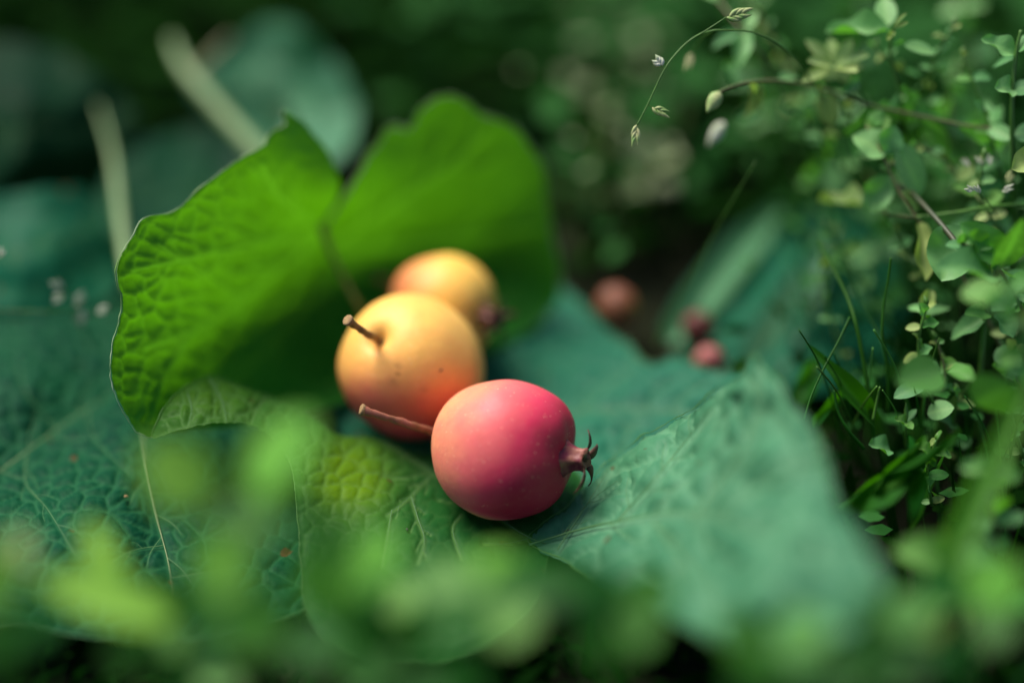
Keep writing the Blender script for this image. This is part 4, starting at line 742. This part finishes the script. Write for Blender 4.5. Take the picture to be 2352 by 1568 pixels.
fore('dim blurred weed hiding the end of the dark leaf', [(470, 1660, 28), (450, 1540, 28), (430, 1440, 28)], [((430, 1430, 28), (340, 1340, 28), 90, M_BLADE), ((435, 1430, 28), (520, 1350, 28), 90, M_BLADE), ((440, 1470, 28), (330, 1460, 27.6), 80, M_MID), ((445, 1480, 28), (540, 1450, 27.6), 80, M_BLADE), ((450, 1540, 28), (380, 1560, 27.4), 70, M_BLADE), ((450, 1530, 28), (540, 1560, 27.4), 70, M_MID)])
fore('dim blurred weed hiding the end of the leaf with the curled lobe', [(860, 1660, 28), (860, 1540, 28), (850, 1440, 28.2)], [((850, 1430, 28.2), (750, 1370, 28), 90, M_BLADE), ((855, 1430, 28.2), (950, 1350, 28), 90, M_MID), ((858, 1470, 28), (760, 1470, 27.6), 80, M_BLADE), ((860, 1480, 28), (960, 1460, 27.6), 80, M_BLADE), ((860, 1540, 28), (790, 1560, 27.4), 70, M_MID), ((850, 1400, 28.2), (860, 1310, 28.4), 60, M_BLADE)])
fore('dim blurred weed hiding the rounded end of the broad pale leaf', [(1800, 1680, 25.5), (1790, 1580, 25.5), (1780, 1500, 25.6)], [((1780, 1490, 25.6), (1660, 1440, 25.4), 100, M_BLADE), ((1785, 1490, 25.6), (1890, 1430, 25.2), 100, M_MID), ((1788, 1530, 25.5), (1690, 1550, 25), 90, M_BLADE), ((1790, 1540, 25.5), (1910, 1510, 25), 90, M_BLADE), ((1795, 1580, 25.5), (1990, 1540, 25), 90, M_BLADE)])
fore('dim blurred grassy weed beside the rounded end of the broad pale leaf', [(2060, 1680, 26), (2050, 1560, 26), (2040, 1460, 26)], [((2040, 1450, 26), (1960, 1380, 25.4), 80, M_BLADE), ((2045, 1450, 26), (2120, 1370, 26), 80, M_MID), ((2050, 1520, 26), (1950, 1520, 25.4), 80, M_BLADE), ((2050, 1530, 26), (2150, 1480, 26), 80, M_BLADE)])

# ------------------------------------------------------------------ undergrowth: uncountable small leaves and blades
def undergrowth(name, label, mat, count, ok, size, height, seed):
    V, F, ve = [], [], []; rr = random.Random(seed)
    def proj(p):
        r = p - CAM; d = r @ FWD; return 1176 + (r @ RIGHT) / d / FOV * 2352, 784 - (r @ UP) / d / FOV * 2352
    n = tries = 0
    while n < count and tries < count * 12:
        tries += 1
        b = np.array([rr.uniform(-40, 40), rr.uniform(-16, 75), -0.4]); x, y = proj(b)
        if not ok(x, y, b): continue
        h = rr.uniform(*height); tip = b + np.array([rr.gauss(0, .8), rr.gauss(0, .8), h]); w = rr.uniform(0.12, 0.22); n += 1
        mid = (b + tip) / 2 + np.array([0, 0, 0.3]); sd = np.array([math.cos(n * 1.3), math.sin(n * 1.3), 0]) * w; g = rr.random()
        if rr.random() < 0.6:             # a small leaf on a stalk
            L = rr.uniform(*size) * (0.35 if b[1] < 9 else 0.6 if b[1] < 14 else 1.0); dr = np.array([math.cos(n * 2.1), math.sin(n * 2.1), rr.uniform(-.3, .5)]); dr /= np.linalg.norm(dr); s2 = np.cross(dr, [0, 0, 1.0]) * L * 0.3
            k = len(V); V += [tip, tip + dr * L * .35 + s2, tip + dr * L * .75 + s2 * .7, tip + dr * L, tip + dr * L * .75 - s2 * .7, tip + dr * L * .35 - s2]; F += [(k, k + 1, k + 2, k + 3), (k, k + 3, k + 4, k + 5)]; ve += [g] * 6
            sd = sd * 0.25
        k = len(V); V += [b - sd, b + sd, mid + sd * .8, tip, mid - sd * .8]; F += [(k, k + 1, k + 2, k + 4), (k + 4, k + 2, k + 3)]; ve += [g * .5] * 5
    o = bpy.data.objects.new(name, new_mesh(name, V, F, mat, smooth=False, attrs={'vein': ve})); SC.collection.objects.link(o)
    tag(o, label, 'undergrowth', kind='stuff')
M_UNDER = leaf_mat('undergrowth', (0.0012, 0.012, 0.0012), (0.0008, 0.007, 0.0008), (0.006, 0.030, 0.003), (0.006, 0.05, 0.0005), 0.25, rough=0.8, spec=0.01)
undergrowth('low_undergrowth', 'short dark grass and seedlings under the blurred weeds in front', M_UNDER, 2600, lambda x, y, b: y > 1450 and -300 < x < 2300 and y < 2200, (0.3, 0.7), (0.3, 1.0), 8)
_r2 = random.Random(9)
def rr2(): return _r2.uniform(0.3, 1.1)
M_OLIVE = leaf_mat('olive weeds', (0.20, 0.27, 0.12), (0.12, 0.18, 0.07), (0.32, 0.38, 0.22), (0.16, 0.24, 0.06), 0.3, rough=0.5, spec=0.15)
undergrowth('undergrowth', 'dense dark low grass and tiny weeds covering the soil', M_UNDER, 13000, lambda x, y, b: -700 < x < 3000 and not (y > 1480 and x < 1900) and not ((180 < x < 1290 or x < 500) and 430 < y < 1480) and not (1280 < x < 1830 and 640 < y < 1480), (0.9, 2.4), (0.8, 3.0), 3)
M_LEAFY = leaf_mat('leafy undergrowth', (0.010, 0.066, 0.010), (0.005, 0.036, 0.006), (0.04, 0.15, 0.035), (0.03, 0.15, 0.003), 0.3, rough=0.6, spec=0.03)
undergrowth('leafy_undergrowth', 'soft green blur of low weeds behind the wide grass blades', M_LEAFY, 2600, lambda x, y, b: (x > 1270 and y < 660 or x > 1830 and y < 1300 or x > 2080) and -400 < y < 1700 and x < 2700 and ((x - 1690) / 150) ** 2 + ((y - 320) / 130) ** 2 > 1 and not (1500 < x < 1760 and 470 < y < 900) or (850 < x < 1300 and -100 < y < 260 and _r2.random() < 0.35), (1.0, 2.6), (1.2, 3.6), 15)
undergrowth('olive_undergrowth', 'blurred olive green clump of tiny weeds behind the cupped leaf', M_OLIVE, 1700, lambda x, y, b: ((x - 1400 + 0.1 * (y - 400)) / 130) ** 2 + ((y - 430) / 240) ** 2 < rr2(), (0.45, 0.95), (1.2, 4.4), 5)
